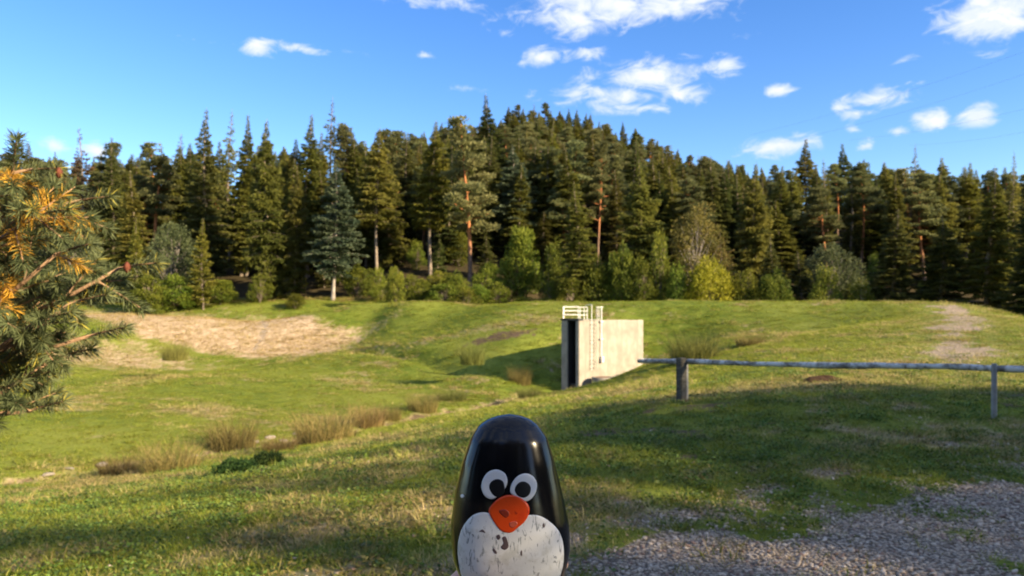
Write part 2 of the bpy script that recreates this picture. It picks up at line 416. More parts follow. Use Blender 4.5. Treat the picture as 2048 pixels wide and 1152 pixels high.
B_pine = bark_material('pine_bark', (.09, .06, .045), (.22, .15, .11), (.42, .17, .07), 7.0)
B_birch = bark_material('birch_bark', (.14, .12, .10), (.38, .34, .30))

# ------------------------------------------------------------------ tree prototypes
def unit(v): return v/(np.linalg.norm(v, axis=1, keepdims=True)+1e-9)
def rhombs(P, D, L, Wd, rng):
    D = unit(D); S = unit(np.cross(D, rng.normal(size=D.shape)+np.array([0, 0, .8])))
    L = L[:, None]; Wd = Wd[:, None]
    V = np.stack([P, P+D*L*.45+S*Wd*.5, P+D*L, P+D*L*.45-S*Wd*.5], 1).reshape(-1, 3)
    Q = np.arange(len(P)*4).reshape(-1, 4)
    return V, Q
def stick(g, p0, p1, r0, r1, seg=4, sag=0.0):
    p0 = np.array(p0, float); p1 = np.array(p1, float); mid = (p0+p1)/2; mid[2] -= sag
    g.add(*tube_arrays([p0, mid, p1], [r0, (r0+r1)/2, r1], seg, False))
def make_trunk(g, H, r, rng, lean=.0, seg=8, n=12):
    ph = rng.uniform(0, 6.28); zz = np.linspace(-.5, H, n)
    t = np.clip(zz/H, 0, 1)
    pts = np.c_[lean*t*t*cos(ph)*H+.012*H*np.sin(t*5+ph), lean*t*t*sin(ph)*H+.012*H*np.sin(t*4+ph*2), zz]
    rad = r*((1-t)**.8*.95+.03)*(1+.5*np.exp(-t*28))
    g.add(*tube_arrays(pts, rad, seg, False))
    return lambda h: np.array([np.interp(h, zz, pts[:, 0]), np.interp(h, zz, pts[:, 1]), h])
def conifer(seed, H=25., R=3.6, cb=.08, nb=330, droop=.5, dens=26, topsparse=0., shape=.85, leaf=.44, e0=-12, e1=38, hang=.35, ragged=.3, r=.28, gaps=0):
    rng = np.random.RandomState(seed); gw = Geo(); ax = make_trunk(gw, H, r, rng)
    P = []; D = []; LL = []; WW = []; TT = []
    gapaz = rng.uniform(0, 6.28, 6); gaph = rng.uniform(cb, .95, 6)
    for i in range(nb):
        tt = (i+rng.uniform())/nb; tt = tt**.92
        h = H*(cb+(.985-cb)*tt); az_ = rng.uniform(0, 2*pi)
        rr = R*((1-tt)**shape)*min(1, .62+2.4*tt)*min(1, (1-tt)*3.6+.10)+.10
        L = rr*rng.uniform(1-ragged, 1+ragged*.55)
        for k in range(gaps):
            if abs(((az_-gapaz[k]+pi) % (2*pi))-pi) < .5 and abs(tt-gaph[k]) < .08: L *= .5
        if topsparse and tt > .72 and rng.uniform() < topsparse: continue
        e = radians(e0+(e1-e0)*tt**1.4+rng.normal()*6)
        o_ = np.array([cos(az_), sin(az_), 0]); sd = np.array([-sin(az_), cos(az_), 0])
        base = ax(h)
        def pt(s): return base+o_*(s*L*cos(e)*.98)[:, None]+np.array([0, 0, 1])*(L*(s*math.tan(e)-droop*.5*s**2+.16*s**3*droop*2))[:, None]
        ss = np.array([0, .5, 1.]); bp = pt(ss)
        gw.add(*tube_arrays(bp, [.035*L/3+.012, .022*L/3+.008, .006], 3, False))
        n = max(8, int(1.9*dens*L*(1.0 if tt < .75 else 1-topsparse*.6)))
        s = rng.uniform(.1, 1, n)**.75
        wv = (1.02-s)*.55*L*rng.uniform(-1, 1, n)
        wv = np.clip(wv, -1.1, 1.1)+rng.normal(size=n)*.07
        hg = rng.exponential(.28, n)*hang
        p = pt(s)+sd*wv[:, None]; p[:, 2] -= np.abs(wv)*hang*.6+hg*.5
        d = o_*.65+sd*(np.sign(wv)*rng.uniform(.2, 1.0, n))[:, None]+np.array([0, 0, -1])*(hang*rng.uniform(.2, 1.6, n))[:, None]+rng.normal(size=(n, 3))*.28
        P.append(p); D.append(d); tf = min(1, .42+(1-tt)*2.0); LL.append(leaf*tf*rng.uniform(.6, 1.35, n)); WW.append(leaf*tf*.34*rng.uniform(.7, 1.3, n))
        TT.append(np.clip(rng.uniform(.0, .75)+rng.normal(size=n)*.16+.3*(s-.5), 0, 1))
    P = np.concatenate(P); D = np.concatenate(D)
    V, Q = rhombs(P, D, np.concatenate(LL), np.concatenate(WW), rng)
    return gw, V, Q, np.repeat(np.concatenate(TT), 4)
def clumpy(rng, centers, radii, flat, per, leaf, up=.5):
    P = []; D = []; T = []
    for c, rd in zip(centers, radii):
        n = max(8, int(per*rd*rd)); q = unit(rng.normal(size=(n, 3))); rr = rng.uniform(.25, 1, n)**.5
        p = c+q*rr[:, None]*rd*np.array([1, 1, flat])
        P.append(p); D.append(q*.9+np.array([0, 0, up])+rng.normal(size=(n, 3))*.5)
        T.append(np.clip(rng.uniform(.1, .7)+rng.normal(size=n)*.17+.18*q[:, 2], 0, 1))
    P = np.concatenate(P); n = len(P)
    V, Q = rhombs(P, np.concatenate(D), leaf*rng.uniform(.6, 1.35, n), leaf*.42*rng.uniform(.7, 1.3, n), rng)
    return V, Q, np.repeat(np.concatenate(T), 4)
def scots(seed, H=24., R=4., cb=.42, nl=34, per=150, leaf=.44, r=.30, cone=.75):
    rng = np.random.RandomState(seed); gw = Geo(); ax = make_trunk(gw, H, r, rng, .02)
    cs = []; rs = []
    for i in range(nl):
        tt = (i+rng.uniform(.2, .8))/nl; h = H*(cb+(.97-cb)*tt); a = rng.uniform(0, 6.28)+i*2.4
        L = R*((1-tt)**cone*.85+.22)*min(1, .7+1.5*tt)*rng.uniform(.6, 1.12); e = radians(rng.uniform(-2, 18)+30*tt)
        o_ = np.array([cos(a)*cos(e), sin(a)*cos(e), sin(e)]); b = ax(h); tip = b+o_*L
        stick(gw, b, tip, .05*L/3+.02, .012, 4, .15)
        for k in range(int(2+L*.9)):
            s = rng.uniform(.42, 1.02); c = b+o_*L*s+rng.normal(size=3)*np.array([.4, .4, .12])*L/3
            cs.append(c+np.array([0, 0, .12])); rs.append(rng.uniform(.5, .95)*(.75+.1*L))
    for k in range(5): cs.append(ax(H*.96)+rng.normal(size=3)*np.array([.5, .5, .4])); rs.append(.6)
    for k in range(6):   # dead stubs low on the trunk
        h = H*rng.uniform(cb*.5, cb); a = rng.uniform(0, 6.28); b = ax(h); stick(gw, b, b+np.array([cos(a), sin(a), -.1])*rng.uniform(.5, 1.4), .025, .006, 3)
    V, Q, T = clumpy(rng, cs, rs, .42, per, leaf)
    return gw, V, Q, T
def broadleaf(seed, H=10., R=3.2, cb=.25, ncl=46, per=60, leaf=.24, r=.14, stems=1, sparse=1.0, egg=1.0):
    rng = np.random.RandomState(seed); gw = Geo(); cs = []; rs = []
    axs = []
    for s in range(stems):
        g2 = Geo(); ph = rng.uniform(0, 6.28)
        top = np.array([cos(ph), sin(ph), 0])*(R*.35 if stems > 1 else R*.08); top[2] = H*rng.uniform(.8, .95)
        zz = np.linspace(0, 1, 7)[:, None]; pts = zz*top*np.array([1, 1, 1])+np.array([0, 0, -.2])*(1-zz)+rng.normal(size=(7, 3))*.03*R*zz
        gw.add(*tube_arrays(pts, r*(1-.85*zz[:, 0]), 6, False)); axs.append(pts)
    for i in range(ncl):
        q = unit(rng.normal(size=(1, 3)))[0]; rr = rng.uniform(.35, 1)**.6
        zc = H*(cb+1)/2; hz = H*(1-cb)/2
        c = np.array([q[0]*R*rr, q[1]*R*rr, zc+q[2]*hz*rr])
        k = (c[2]-H*cb)/(H*(1-cb)); c[:2] *= np.clip(1.15-.75*k*egg, .25, 1)
        pts = axs[i % stems]; j = int(np.clip((c[2]/H-.25)*7, 1, 5))
        stick(gw, pts[j], c, .02+.004*H, .008, 3, -.1)
        cs.append(c); rs.append(R*rng.uniform(.18, .34))
    V, Q, T = clumpy(rng, cs, rs, .8, per*sparse*1.6/(R*.26)**2, leaf*1.15, .1)
    return gw, V, Q, T

PROTO = {}
def reg(key, data, leafmat, barkmat, H, R):
    gw, V, Q, T = data
    PROTO[key] = dict(H=H, R=R, trunk=gw.mesh('trunk_'+key, barkmat, True), crown=mesh_np('crown_'+key, V, Q, leafmat, False, {'tone': T}))
for k, sd in enumerate((1, 2, 3)): reg('spruce%d' % k, conifer(sd, 25, 3.5-.3*k, .10, 320, .5+.15*k, 26, 0, .8, gaps=4, ragged=.42), M_spruce, B_spruce, 25, 3.4)
for k, sd in enumerate((11, 12)): reg('droop%d' % k, conifer(sd, 25, 3.0, .05, 330, .85, 30, 0, .52, hang=.9, e0=-18, ragged=.5, gaps=5), M_spruce, B_spruce, 25, 3.0)
for k, sd in enumerate((21, 22, 23)): reg('dark%d' % k, conifer(sd, 25, 3.6, .07, 300, .55, 27, 0, .85, gaps=4, ragged=.4), M_dark, B_spruce, 25, 3.5)
reg('sparse0', conifer(31, 25, 2.3, .2, 170, .3, 15, .55, .7, e0=-5, ragged=.5), M_spruce, B_spruce, 25, 2.3)
reg('sparse1', conifer(32, 25, 2.7, .2, 150, .3, 14, .45, .75, e0=-5, ragged=.5), M_brown, B_spruce, 25, 2.7)
reg('bare0', conifer(41, 25, 2.7, .42, 220, .55, 26, 0, .7, hang=.6, ragged=.45, r=.24), M_spruce, B_spruce, 25, 2.6)
reg('bare1', conifer(42, 25, 3.1, .36, 220, .45, 24, .1, .8, hang=.5, ragged=.45, r=.25), M_yspruce, B_spruce, 25, 3.0)
reg('fir', conifer(51, 18, 4.4, .20, 230, .45, 30, 0, .85, hang=.15, e0=-6, e1=30, ragged=.25, r=.24), M_fir, B_birch, 18, 4.2)
reg('young', conifer(61, 11, 2.0, .06, 150, .25, 36, 0, .9, leaf=.30, hang=.2, e0=8, ragged=.3, r=.12), M_yspruce, B_spruce, 11, 2.)
reg('youngdark', conifer(62, 11, 2.3, .04, 150, .3, 34, 0, .9, leaf=.32, hang=.2, e0=5, ragged=.3, r=.12), M_dark, B_spruce, 11, 2.3)
reg('larch', conifer(71, 17, 3.6, .22, 120, .1, 13, .2, .75, leaf=.34, hang=.3, e0=5, e1=40, ragged=.5, r=.16), M_birch, B_spruce, 17, 3.4)
for k, sd in enumerate((81, 82, 83)): reg('pine%d' % k, scots(sd, 24, 4.2-.3*k, (.36, .5, .45)[k]), M_pine, B_pine, 24, 4.)
reg('birch', broadleaf(91, 12, 3.4, .25, 75, 50, .26, .16, 1, 1., 1.), M_birch, B_birch, 12, 3.2)
reg('willow', broadleaf(92, 9, 3.3, .08, 80, 80, .24, .14, 3, 1., .6), M_grey, B_birch, 9, 3.3)
reg('bush0', broadleaf(93, 4, 2.2, .02, 60, 90, .2, .06, 5, 1., .5), M_bush, B_spruce, 4, 2.2)
reg('bush1', broadleaf(94, 5, 2.0, .02, 60, 80, .2, .06, 5, 1., .8), M_bush, B_spruce, 5, 2.0)
reg('bush2', broadleaf(96, 4.5, 2.4, .02, 52, 95, .19, .06, 7, 1., 1.05), M_bush, B_spruce, 4.5, 2.3)
reg('bush3', broadleaf(97, 5, 2.2, .0, 50, 90, .19, .05, 8, 1., .9), M_bush, B_spruce, 5, 2.2)
reg('bush4', broadleaf(98, 4.2, 2.6, .0, 40, 80, .19, .05, 8, 1., 1.2), M_bush, B_spruce, 4.2, 2.4)
reg('ybush', broadleaf(95, 4.5, 2.9, .02, 70, 90, .2, .06, 8, 1., .95), M_ybush, B_spruce, 4.5, 2.9)

rnd = random.Random(5)
def plant(key, name, x, y, Hh, Rr, label, cat, group=None, z=None, rz=None):
    p = PROTO[key]; zz = H1(x, y) if z is None else z
    r_ = link(name, None, None, (x, y, zz-.05), rnd.uniform(0, 6.28) if rz is None else rz)
    r_.rotation_euler = (rnd.gauss(0, .018), rnd.gauss(0, .018), r_.rotation_euler[2])
    s = Rr/p['R']; r_.scale = (s, s, Hh/p['H']); r_.empty_display_size = .5
    link('trunk', p['trunk'], r_); link('crown', p['crown'], r_)
    tag(r_, label, cat, group); return r_
ALLT = []   # (px, top py, half width px, d, base py) to cull what stands wholly hidden
def plant_px(key, name, px, top, wpx, d, label, cat, group=None):
    x = (px-HX)/F*d; z = H1(x, d); Hh = EYE+(HY-top)/F*d-z
    Rr = wpx/F*d
    plant(key, name, x, d, Hh, Rr, label, cat, group)
    ALLT.append((px, top, wpx, d))

FRONT = [  # kind, name, column, top row, half width, distance, label
 ('spruce0','spruce_tree', 30,258,62,104,'olive spruce behind the near pine branches at far left'),
 ('sparse1','larch_tree', 165,250,40,112,'thin reddish brown half-bare conifer left of a narrow dark spruce'),
 ('dark0','spruce_tree', 221,268,38,108,'narrow dark pointed spruce right of the reddish brown conifer'),
 ('spruce1','spruce_tree', 264,340,50,101,'mid-height spruce just behind the leftmost small yellow-green spruce'),
 ('young','spruce_tree', 276,432,30,92,'leftmost small yellow-green spruce at the forest edge'),
 ('young','spruce_tree', 405,434,31,93,'small yellow-green cone-shaped spruce right of the grey-green willow'),
 ('willow','willow_tree', 340,452,58,96,'rounded grey-green willow between two small yellow-green spruces'),
 ('willow','willow_tree', 150,468,60,99,'pale grey-green shrubby tree partly hidden by the near pine'),
 ('sparse0','larch_tree', 322,282,30,128,'thin see-through conifer top against the sky, left of tall spruces'),
 ('sparse0','larch_tree', 358,262,28,126,'second thin see-through conifer top left of the tall dark spruce'),
 ('dark1','spruce_tree', 418,214,56,106,'tall spruce with a sharp tip, highest at the left of the wood'),
 ('sparse0','larch_tree', 458,212,26,115,'feathery bare-tipped conifer just right of the tall left spruce'),
 ('spruce2','spruce_tree', 486,226,44,110,'olive spruce with a wispy tip left of the broad drooping spruce'),
 ('droop0','spruce_tree', 540,236,48,98,'broad olive spruce with drooping boughs reaching down to the grass'),
 ('droop1','spruce_tree', 592,325,30,98,'slender column-like spruce right of the broad drooping spruce'),
 ('spruce0','spruce_tree', 612,222,52,108,'tall spruce behind the slender column-like spruce'),
 ('sparse0','larch_tree', 667,190,28,124,'tallest thin feathery conifer rising above the silvery fir'),
 ('fir','fir_tree', 668,318,66,96,'silvery blue-green fir with a short pale bare trunk'),
 ('pine2','pine_tree', 703,250,46,126,'pine with a short strip of orange trunk behind the silvery fir'),
 ('spruce1','spruce_tree', 640,262,40,118,'spruce in the second row left above the silvery fir'),
 ('bare0','spruce_tree', 757,252,46,101,'spruce with a long straight bare grey trunk right of the fir'),
 ('spruce2','spruce_tree', 730,285,40,112,'darker spruce close behind the bare-trunked spruce'),
 ('pine1','pine_tree', 803,312,34,120,'small pale pine between the two bare-trunked spruces'),
 ('bare1','spruce_tree', 860,238,50,104,'yellowish spruce with a bare trunk left of the orange-trunked pine'),
 ('dark1','spruce_tree', 818,262,42,118,'dark spruce left behind the yellowish bare-trunked spruce'),
 ('pine0','pine_tree', 938,240,70,100,'tall pine with a bright orange trunk and layered spreading crown'),
 ('dark2','spruce_tree', 905,300,44,112,'dark spruce behind the orange-trunked pine on its left'),
 ('dark0','spruce_tree', 985,188,54,130,'tall dark spruce rising behind the orange-trunked pine'),
 ('fir','fir_tree', 1022,285,58,114,'wide grey-green fir with drooping layers right of the orange-trunked pine'),
 ('pine0','pine_tree', 1175,256,50,142,'pine with an orange upper trunk standing out on the hillside'),
 ('spruce1','spruce_tree', 1155,362,52,90,'pointed spruce at the wood edge behind the concrete tower railing'),
 ('droop0','spruce_tree', 1275,318,58,101,'large brownish olive spruce right of the pointed edge spruce'),
 ('spruce0','spruce_tree', 1232,338,36,107,'narrow spruce between the pointed edge spruce and the large olive one'),
 ('birch','birch_tree', 1392,398,58,97,'sparse yellowish birch with a thin pale trunk'),
 ('larch','larch_tree', 1442,458,46,97,'thin brownish tree right of the yellowish birch'),
 ('droop1','spruce_tree', 1510,322,48,99,'broad olive spruce right of the thin brownish tree'),
 ('pine2','pine_tree', 1648,372,54,112,'pine with a reddish trunk above the rounded green tree'),
 ('willow','willow_tree', 1662,492,60,94,'rounded green leafy tree below the reddish-trunked pine'),
 ('youngdark','spruce_tree', 1602,500,40,92,'young dark spruce left of the rounded green leafy tree'),
 ('youngdark','spruce_tree', 1545,470,40,94,'young spruce below the broad olive spruce'),
 ('dark0','spruce_tree', 1790,418,62,86,'left of the two big dark shaded spruces at the right'),
 ('dark1','spruce_tree', 1885,428,66,84,'right of the two big dark shaded spruces at the right'),
 ('spruce2','spruce_tree', 1982,330,70,82,'tall spruce with sunlit left side near the right edge'),
 ('dark2','spruce_tree', 2065,380,70,76,'dark shaded spruce cut by the right edge of the picture'),
 ('pine1','pine_tree', 1725,330,50,118,'pine with spreading crown left above the dark shaded spruces'),
 ('pine0','pine_tree', 1845,345,56,112,'broad pine behind the two dark shaded spruces'),
 ('dark2','spruce_tree', 1690,284,40,160,'dark pointed spruce on the right skyline with a twin tip'),
 ('spruce0','spruce_tree', 1610,276,44,150,'tall spruce in front of the low white cloud on the skyline'),
 ('spruce2','spruce_tree', 1085,420,44,110,'shaded spruce left behind the pointed edge spruce'),
 ('spruce1','spruce_tree', 1340,360,44,112,'spruce behind the yellowish birch'),
 ('dark1','spruce_tree', 1445,330,44,116,'dark spruce behind the thin brownish tree'),
 ('spruce2','spruce_tree', 100,330,50,116,'spruce behind the near pine at the left edge'),
]
for f in FRONT:
    nm = f[1]; cat = 'tree'
    plant_px(f[0], nm, f[2], f[3], f[4], f[5], f[6], cat)

BUSHES = [
 ('bush0',880,548,36,92,'lush green bush at the foot of the yellowish bare-trunked spruce'),('bush1',912,560,26,91,'small green bush left of the orange pine trunk'),
 ('bush0',820,556,28,95,'low green bush between two bare spruce trunks'),('bush0',975,548,32,94,'green bush right of the orange pine trunk'),
 ('bush1',1040,478,36,97,'tall yellow-green bush right of the soil bank'),('bush1',1104,500,34,95,'brownish green bush left of the pointed edge spruce'),
 ('bush0',1192,540,34,89,'green bush right of the pointed edge spruce foot'),('bush1',1245,520,30,88,'upright green bush straight above the concrete tower top'),
 ('bush1',1315,516,32,88,'tall light green bush left of the yellow-green bush'),('bush0',1282,545,32,87,'low green bush above the far end of the concrete wall'),
 ('ybush',1415,538,52,86,'bright yellow-green round bush at the wood edge'),('bush0',1355,560,30,86,'low green bush close left of the yellow-green bush'),
 ('bush0',1490,560,36,86,'low green bush right of the yellow-green bush'),('bush1',1548,556,30,85,'small olive bush below the young spruce'),
 ('bush0',1652,562,36,85,'low bush under the rounded green leafy tree'),('bush0',350,560,44,93,'dark leafy thicket under the grey-green willow'),
 ('bush0',440,570,30,95,'low bush right of the small cone-shaped spruce'),('bush1',520,560,30,95,'greenish shrub at the left foot of the drooping spruce'),
 ('bush0',590,590,20,92,'small dark shrub in front of the column-like spruce'),('bush0',720,548,26,98,'yellowish bush right of the fir trunk'),
 ('bush1',755,545,22,100,'small bush by the long bare grey trunk'),('bush0',300,575,36,90,'low leafy bush beside the leftmost small spruce'),
 ('bush0',1140,570,30,88,'low bush at the left foot of the pointed edge spruce'),('bush0',1720,575,34,84,'low dark bush left of the shaded spruces'),
]
for i, (k, px, top, wp, d, lab) in enumerate(BUSHES):
    x = (px-HX)/F*d; z = H1(x, d); Hh = max(.9, (EYE+(HY-top)/F*d-z)*1.22); wp *= 1.12
    if k != 'ybush': k = ('bush2', 'bush0', 'bush4', 'bush3', 'bush1', 'bush4')[i % 6]
    plant(k, 'bush', x, d, Hh*(.9+.25*((i*.618) % 1)), wp/F*d, lab, 'bush')

eb = random.Random(8)
for i in range(30):
    px = 770+i*33+eb.uniform(-14, 14); d = eb.uniform(86.5, 95); x = (px-HX)/F*d
    plant(('bush4', 'bush2', 'bush3', 'bush0', 'bush1')[i % 5], 'bush', x, d, eb.uniform(1.8, 4.6), eb.uniform(1.2, 2.2), 'light green shrub in the tangled band along the foot of the wood', 'bush', 'shrubs along the foot of the wood')
# hillside trees behind the front row, front to back, dropping those wholly hidden
cover = np.full(2700, 640.0)      # highest row already covered, columns -300..2400
def draw_cover(px, top, wpx, frac=.75):
    for c in range(int(px-wpx), int(px+wpx)+1):
        j = c+300
        if 0 <= j < 2700: cover[j] = min(cover[j], top+abs(c-px)*5.0+10)
cand = []
hr = random.Random(77)
d = 112.0
while d < 232:
    step = 5.2+(d-112)*.02
    xa = -.80*d
    while xa < .80*d:
        cand.append((d+hr.uniform(-2.5, 2.5), xa+hr.uniform(-2, 2))); xa += step*hr.uniform(.75, 1.25)
    d += 5.0
cand.sort()
for (px, top, wp, d) in sorted(ALLT, key=lambda a: a[3]): draw_cover(px, top, wp)
zz = height([c[1] for c in cand], [c[0] for c in cand])
nb = 0
KL = {'spruce': 'spruce among the close-packed trees covering the hillside', 'dark': 'dark green spruce in the close-packed wood on the hillside', 'pine': 'pine with pale rounded foliage in the wood on the hillside',
      'sparse': 'thin see-through conifer poking out of the hillside wood', 'bare': 'yellowish conifer in the wood on the hillside', 'droop': 'column-like drooping spruce in the wood on the hillside', 'larch': 'yellowing larch in the wood on the hillside'}
for (dd, xx), z in zip(cand, zz):
    px = HX+F*xx/dd
    k = hr.choices(['spruce0','spruce1','spruce2','dark0','dark1','dark2','pine0','pine1','pine2','sparse0','droop0','droop1','bare1','larch'], [9,9,9,7,7,7,9,9,9,3,5,5,2,1.2])[0]
    Hh = hr.uniform(13, 19)*(1-.30*min(1, max(0, (dd-125)/45)))
    if k == 'sparse0': Hh *= 1.12
    if k == 'larch': Hh *= .75
    base = k.rstrip('0123456789')
    Rr = {'pine': 3.5, 'sparse': 1.8, 'larch': 3.0}.get(base, 3.5)*hr.uniform(.85, 1.3)*(1-.22*min(1, max(0, (dd-125)/45)))
    top = HY-(z+Hh-EYE)/dd*F; wpx = Rr/dd*F
    vis = 0
    for c in range(int(px-wpx), int(px+wpx)+1):
        j = c+300
        if 0 <= j < 2700 and top+abs(c-px)/wpx*wpx*3.4 < cover[j]-5: vis += 1
    if (vis < wpx*(.34 if dd < 150 else .2) and not (dd < 132 and 150 < px < 1100 and hr.random() < .5)) or nb >= 600: continue
    draw_cover(px, top, wpx); nb += 1
    nm = {'spruce': 'spruce_tree', 'dark': 'fir_tree', 'droop': 'spruce_tree', 'bare': 'spruce_tree', 'pine': 'pine_tree', 'sparse': 'larch_tree', 'larch': 'larch_tree'}[base]  # hillside trees from the dark prototypes are spruces
    plant(k, nm, xx, dd, Hh, Rr, KL[base], 'tree', 'trees of the hillside wood', z)
print('hillside trees', nb)

wr = random.Random(19)
for i in range(20):     # the wood goes on past the left edge
    d = 102+wr.uniform(0, 45); x = -d*(.72+.42*((i*.618) % 1))
    plant(('spruce0', 'dark1', 'pine1', 'spruce2', 'droop0')[i % 5], 'pine_tree' if i % 5 == 2 else 'spruce_tree', x, d, wr.uniform(17, 25), 3.8, 'tree of the wood continuing past the left edge of the picture', 'tree', 'wood past the left edge')
ur = random.Random(31)
for i in range(34):     # saplings and brush in the shade under the front row
    px = 60+i*58+ur.uniform(-20, 20); d = ur.uniform(101, 112); k = ('youngdark', 'bush4', 'youngdark', 'bush2')[i % 4]; x = (px-HX)/F*d
    plant(k, 'young_spruce' if k[0] == 'y' else 'bush', x, d, ur.uniform(3.2, 6.5), ur.uniform(1.5, 2.3), 'young spruce in the shade under the front row of trees' if k[0] == 'y' else 'brush growing in the shade under the front row of trees', 'tree' if k[0] == 'y' else 'bush', 'undergrowth below the front trees')
# tall trees beside and behind the photographer, whose shade lies over the foreground
SHADE = []
_sr = random.Random(4)
for k in range(36):     # a stand seen along the sun's direction, about 25 to 60 m off; thin-crowned trees let flecks of sun through
    al = -14+30.5*((k*.618) % 1); tt = 24+36*((k*.382) % 1); thin = (k % 3 != 0) or al > 5
    if -.2 < al < 3.2 or (al > 4.5 and k % 4 == 1) or (4.5 < al < 10 and k % 2): continue
    h = tt*math.tan(SUN_EL)+(4.0 if thin else 2.6)+_sr.uniform(-1.3, 2.0)
    SHADE.append((sin(SUN_AZ)*tt-cos(SUN_AZ)*al, cos(SUN_AZ)*tt+sin(SUN_AZ)*al, h, ('larch', 'sparse0', 'sparse1')[k % 3] if thin else ('dark0', 'spruce1', 'dark2', 'spruce0')[k % 4]))
for al, tt, h in ((4.0, 33, 15.8), (-1.2, 38, 18.5), (5.4, 44, 20.6), (6.8, 36, 17.6), (8.6, 42, 20.4), (10.8, 34, 17.4), (12.6, 46, 21.5)):
    SHADE.append((sin(SUN_AZ)*tt-cos(SUN_AZ)*al, cos(SUN_AZ)*tt+sin(SUN_AZ)*al, h, 'dark1'))
plant('youngdark', 'spruce_tree', sin(SUN_AZ)*3.3-cos(SUN_AZ)*.35, cos(SUN_AZ)*3.3+sin(SUN_AZ)*.35, 5.0, 1.3, 'added unseen young spruce that shades the painted stone', 'tree')  # unseen spruce put here to keep the sun off the held stone
for i, (x, y, h, k) in enumerate(SHADE):
    plant(k, 'larch_tree' if k[0] in 'l' or k[:2] == 'sp' and k[2] == 'a' else 'spruce_tree', x, y, h, 3.3+.25*(i % 4), 'tall tree in the stand right of the gravel, outside the picture', 'tree', 'tree stand beside the gravel')
for i in range(22):
    a = radians(150+i*5.2); r_ = 19+9*((i*.618) % 1)
    plant(('dark0', 'spruce1', 'pine1', 'dark2', 'spruce0', 'pine0')[i % 6], 'pine_tree' if i % 3 == 2 else 'spruce_tree', sin(a)*r_, cos(a)*r_, 15+4*((i*.38) % 1), 3.8, 'tree in the wood behind the photographer, outside the picture', 'tree', 'wood behind the photographer')
EDGE = [(74,84,26),(80,76,25),(86,92,27),(72,66,22),(92,80,27),(68,96,24),(64,74,20),(98,98,28)]
for i, (x, y, h) in enumerate(EDGE):
    plant(('dark1','spruce2','dark0')[i % 3], 'spruce_tree', x, y, h, 4.0, 'tall spruce beyond the right edge of the picture, behind the embankment', 'tree', 'spruces beyond the right edge')
#NEXT#
# ------------------------------------------------------------------ concrete intake tower in the basin
def concrete_material(name, lo=(.34, .31, .26), hi=(.56, .52, .44), stain=.6):
    m, t, o = new_mat(name)
    p = t.new('ShaderNodeTexCoord').outputs['Object']
    n = t.noise(1.1, 6, p, .6); st = t.noise(1.0, 5, t.vmath('MULTIPLY', p, (2.6, 2.6, .16)).outputs[0], .6)
    f = t.noise(30, 3, p, .6)
    c = t.mix(t.ramp(n, .3, .7), C3(*lo), C3(*hi))
    c = t.mix(t.math('MULTIPLY', t.ramp(st, .5, .72), stain), c, C3(.20, .18, .15))
    c = t.mix(t.math('MULTIPLY', f, .25), c, C3(.25, .23, .19))
    # faint shutter-board lines
    s = t.new('ShaderNodeSeparateXYZ'); t.l.new(p, s.inputs[0])
    ln = t.math('FRACT', t.math('DIVIDE', s.outputs[2], 1.17)); lm = t.ramp(ln, .0, .02, 1, 0)
    c = t.mix(t.math('MULTIPLY', lm, .35), c, C3(.2, .18, .15))
    principled(t, o, c, .9, .2, f, .25, .01); return m
def metal_material(name, col, rough=.45, metallic=.0, rust=0.):
    m, t, o = new_mat(name)
    p = t.new('ShaderNodeTexCoord').outputs['Object']; n = t.noise(9, 5, p, .6)
    c = t.mix(t.ramp(n, .35, .75), C3(*col), C3(*[v*.72 for v in col]))
    if rust: c = t.mix(t.math('MULTIPLY', t.ramp(n, .55, .7), rust), c, C3(.16, .07, .03))
    principled(t, o, c, rough, .4, metallic=metallic); return m
M_conc = concrete_material('tower_concrete', (.20, .185, .155), (.32, .295, .25), .85); M_ring = concrete_material('ring_concrete', (.16, .15, .13), (.28, .26, .22), .8)
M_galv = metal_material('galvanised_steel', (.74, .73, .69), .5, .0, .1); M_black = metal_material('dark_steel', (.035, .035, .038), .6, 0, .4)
M_log = metal_material('dark_stoplog', (.06, .05, .04), .8, 0, .3)
tower = link('intake_tower', None, None, (4.53, 50, -3.95), math.atan2(.75, .66))
tag(tower, 'pale concrete intake tower with railing and ladder standing in the grassy basin', 'tower')
TH = .867+3.95
def part(name, parent, fn, mat, smooth=False):
    bm = bmesh.new(); fn(bm); return link(name, bm_mesh(name, bm, mat, smooth), parent)
def wall_right(bm): box(bm, .002, 8.0, 0, .22, -1.2, TH, .03)
def wall_left(bm): box(bm, .002, 8.0, 1.2, 1.42, -1.2, TH, .03)
part('side_wall', tower, wall_right, M_conc); part('side_wall', tower, wall_left, M_conc)
part('end_wall', tower, lambda bm: box(bm, 7.6, 7.97, .222, 1.198, -1.2, TH-.006, .02), M_conc)
part('inner_wall', tower, lambda bm: box(bm, .95, 1.2, .222, 1.198, -1.2, TH-.15), M_conc)
part('pier', tower, lambda bm: (box(bm, -.16, .30, -.035, .25, -1.2, TH+.02, .03)), M_conc)
part('pier', tower, lambda bm: (box(bm, -.16, .30, .92, 1.452, -1.2, TH+.02, .03)), M_conc)
part('slot_shade_panel', tower, lambda bm: box(bm, -.12, .94, .885, .918, -1.1, TH+.0, .004), M_black)  # dark panel added on the inner pier face to stand for the slot's shade
part('slot_back', tower, lambda bm: box(bm, .88, .945, .23, .88, -1.1, TH-.2, .004), M_log)
part('deck', tower, lambda bm: box(bm, .3, 2.6, -.02, 1.44, TH+.001, TH+.09, .015), M_conc)
part('lintel', tower, lambda bm: box(bm, -.20, .29, -.06, 1.475, TH+.022, TH+.16, .01), M_black)
for k in range(4):
    part('stoplog', tower, lambda bm: box(bm, .10, .26, .252, .88, -.35+k*.24, -.35+k*.24+.22, .012), M_log)
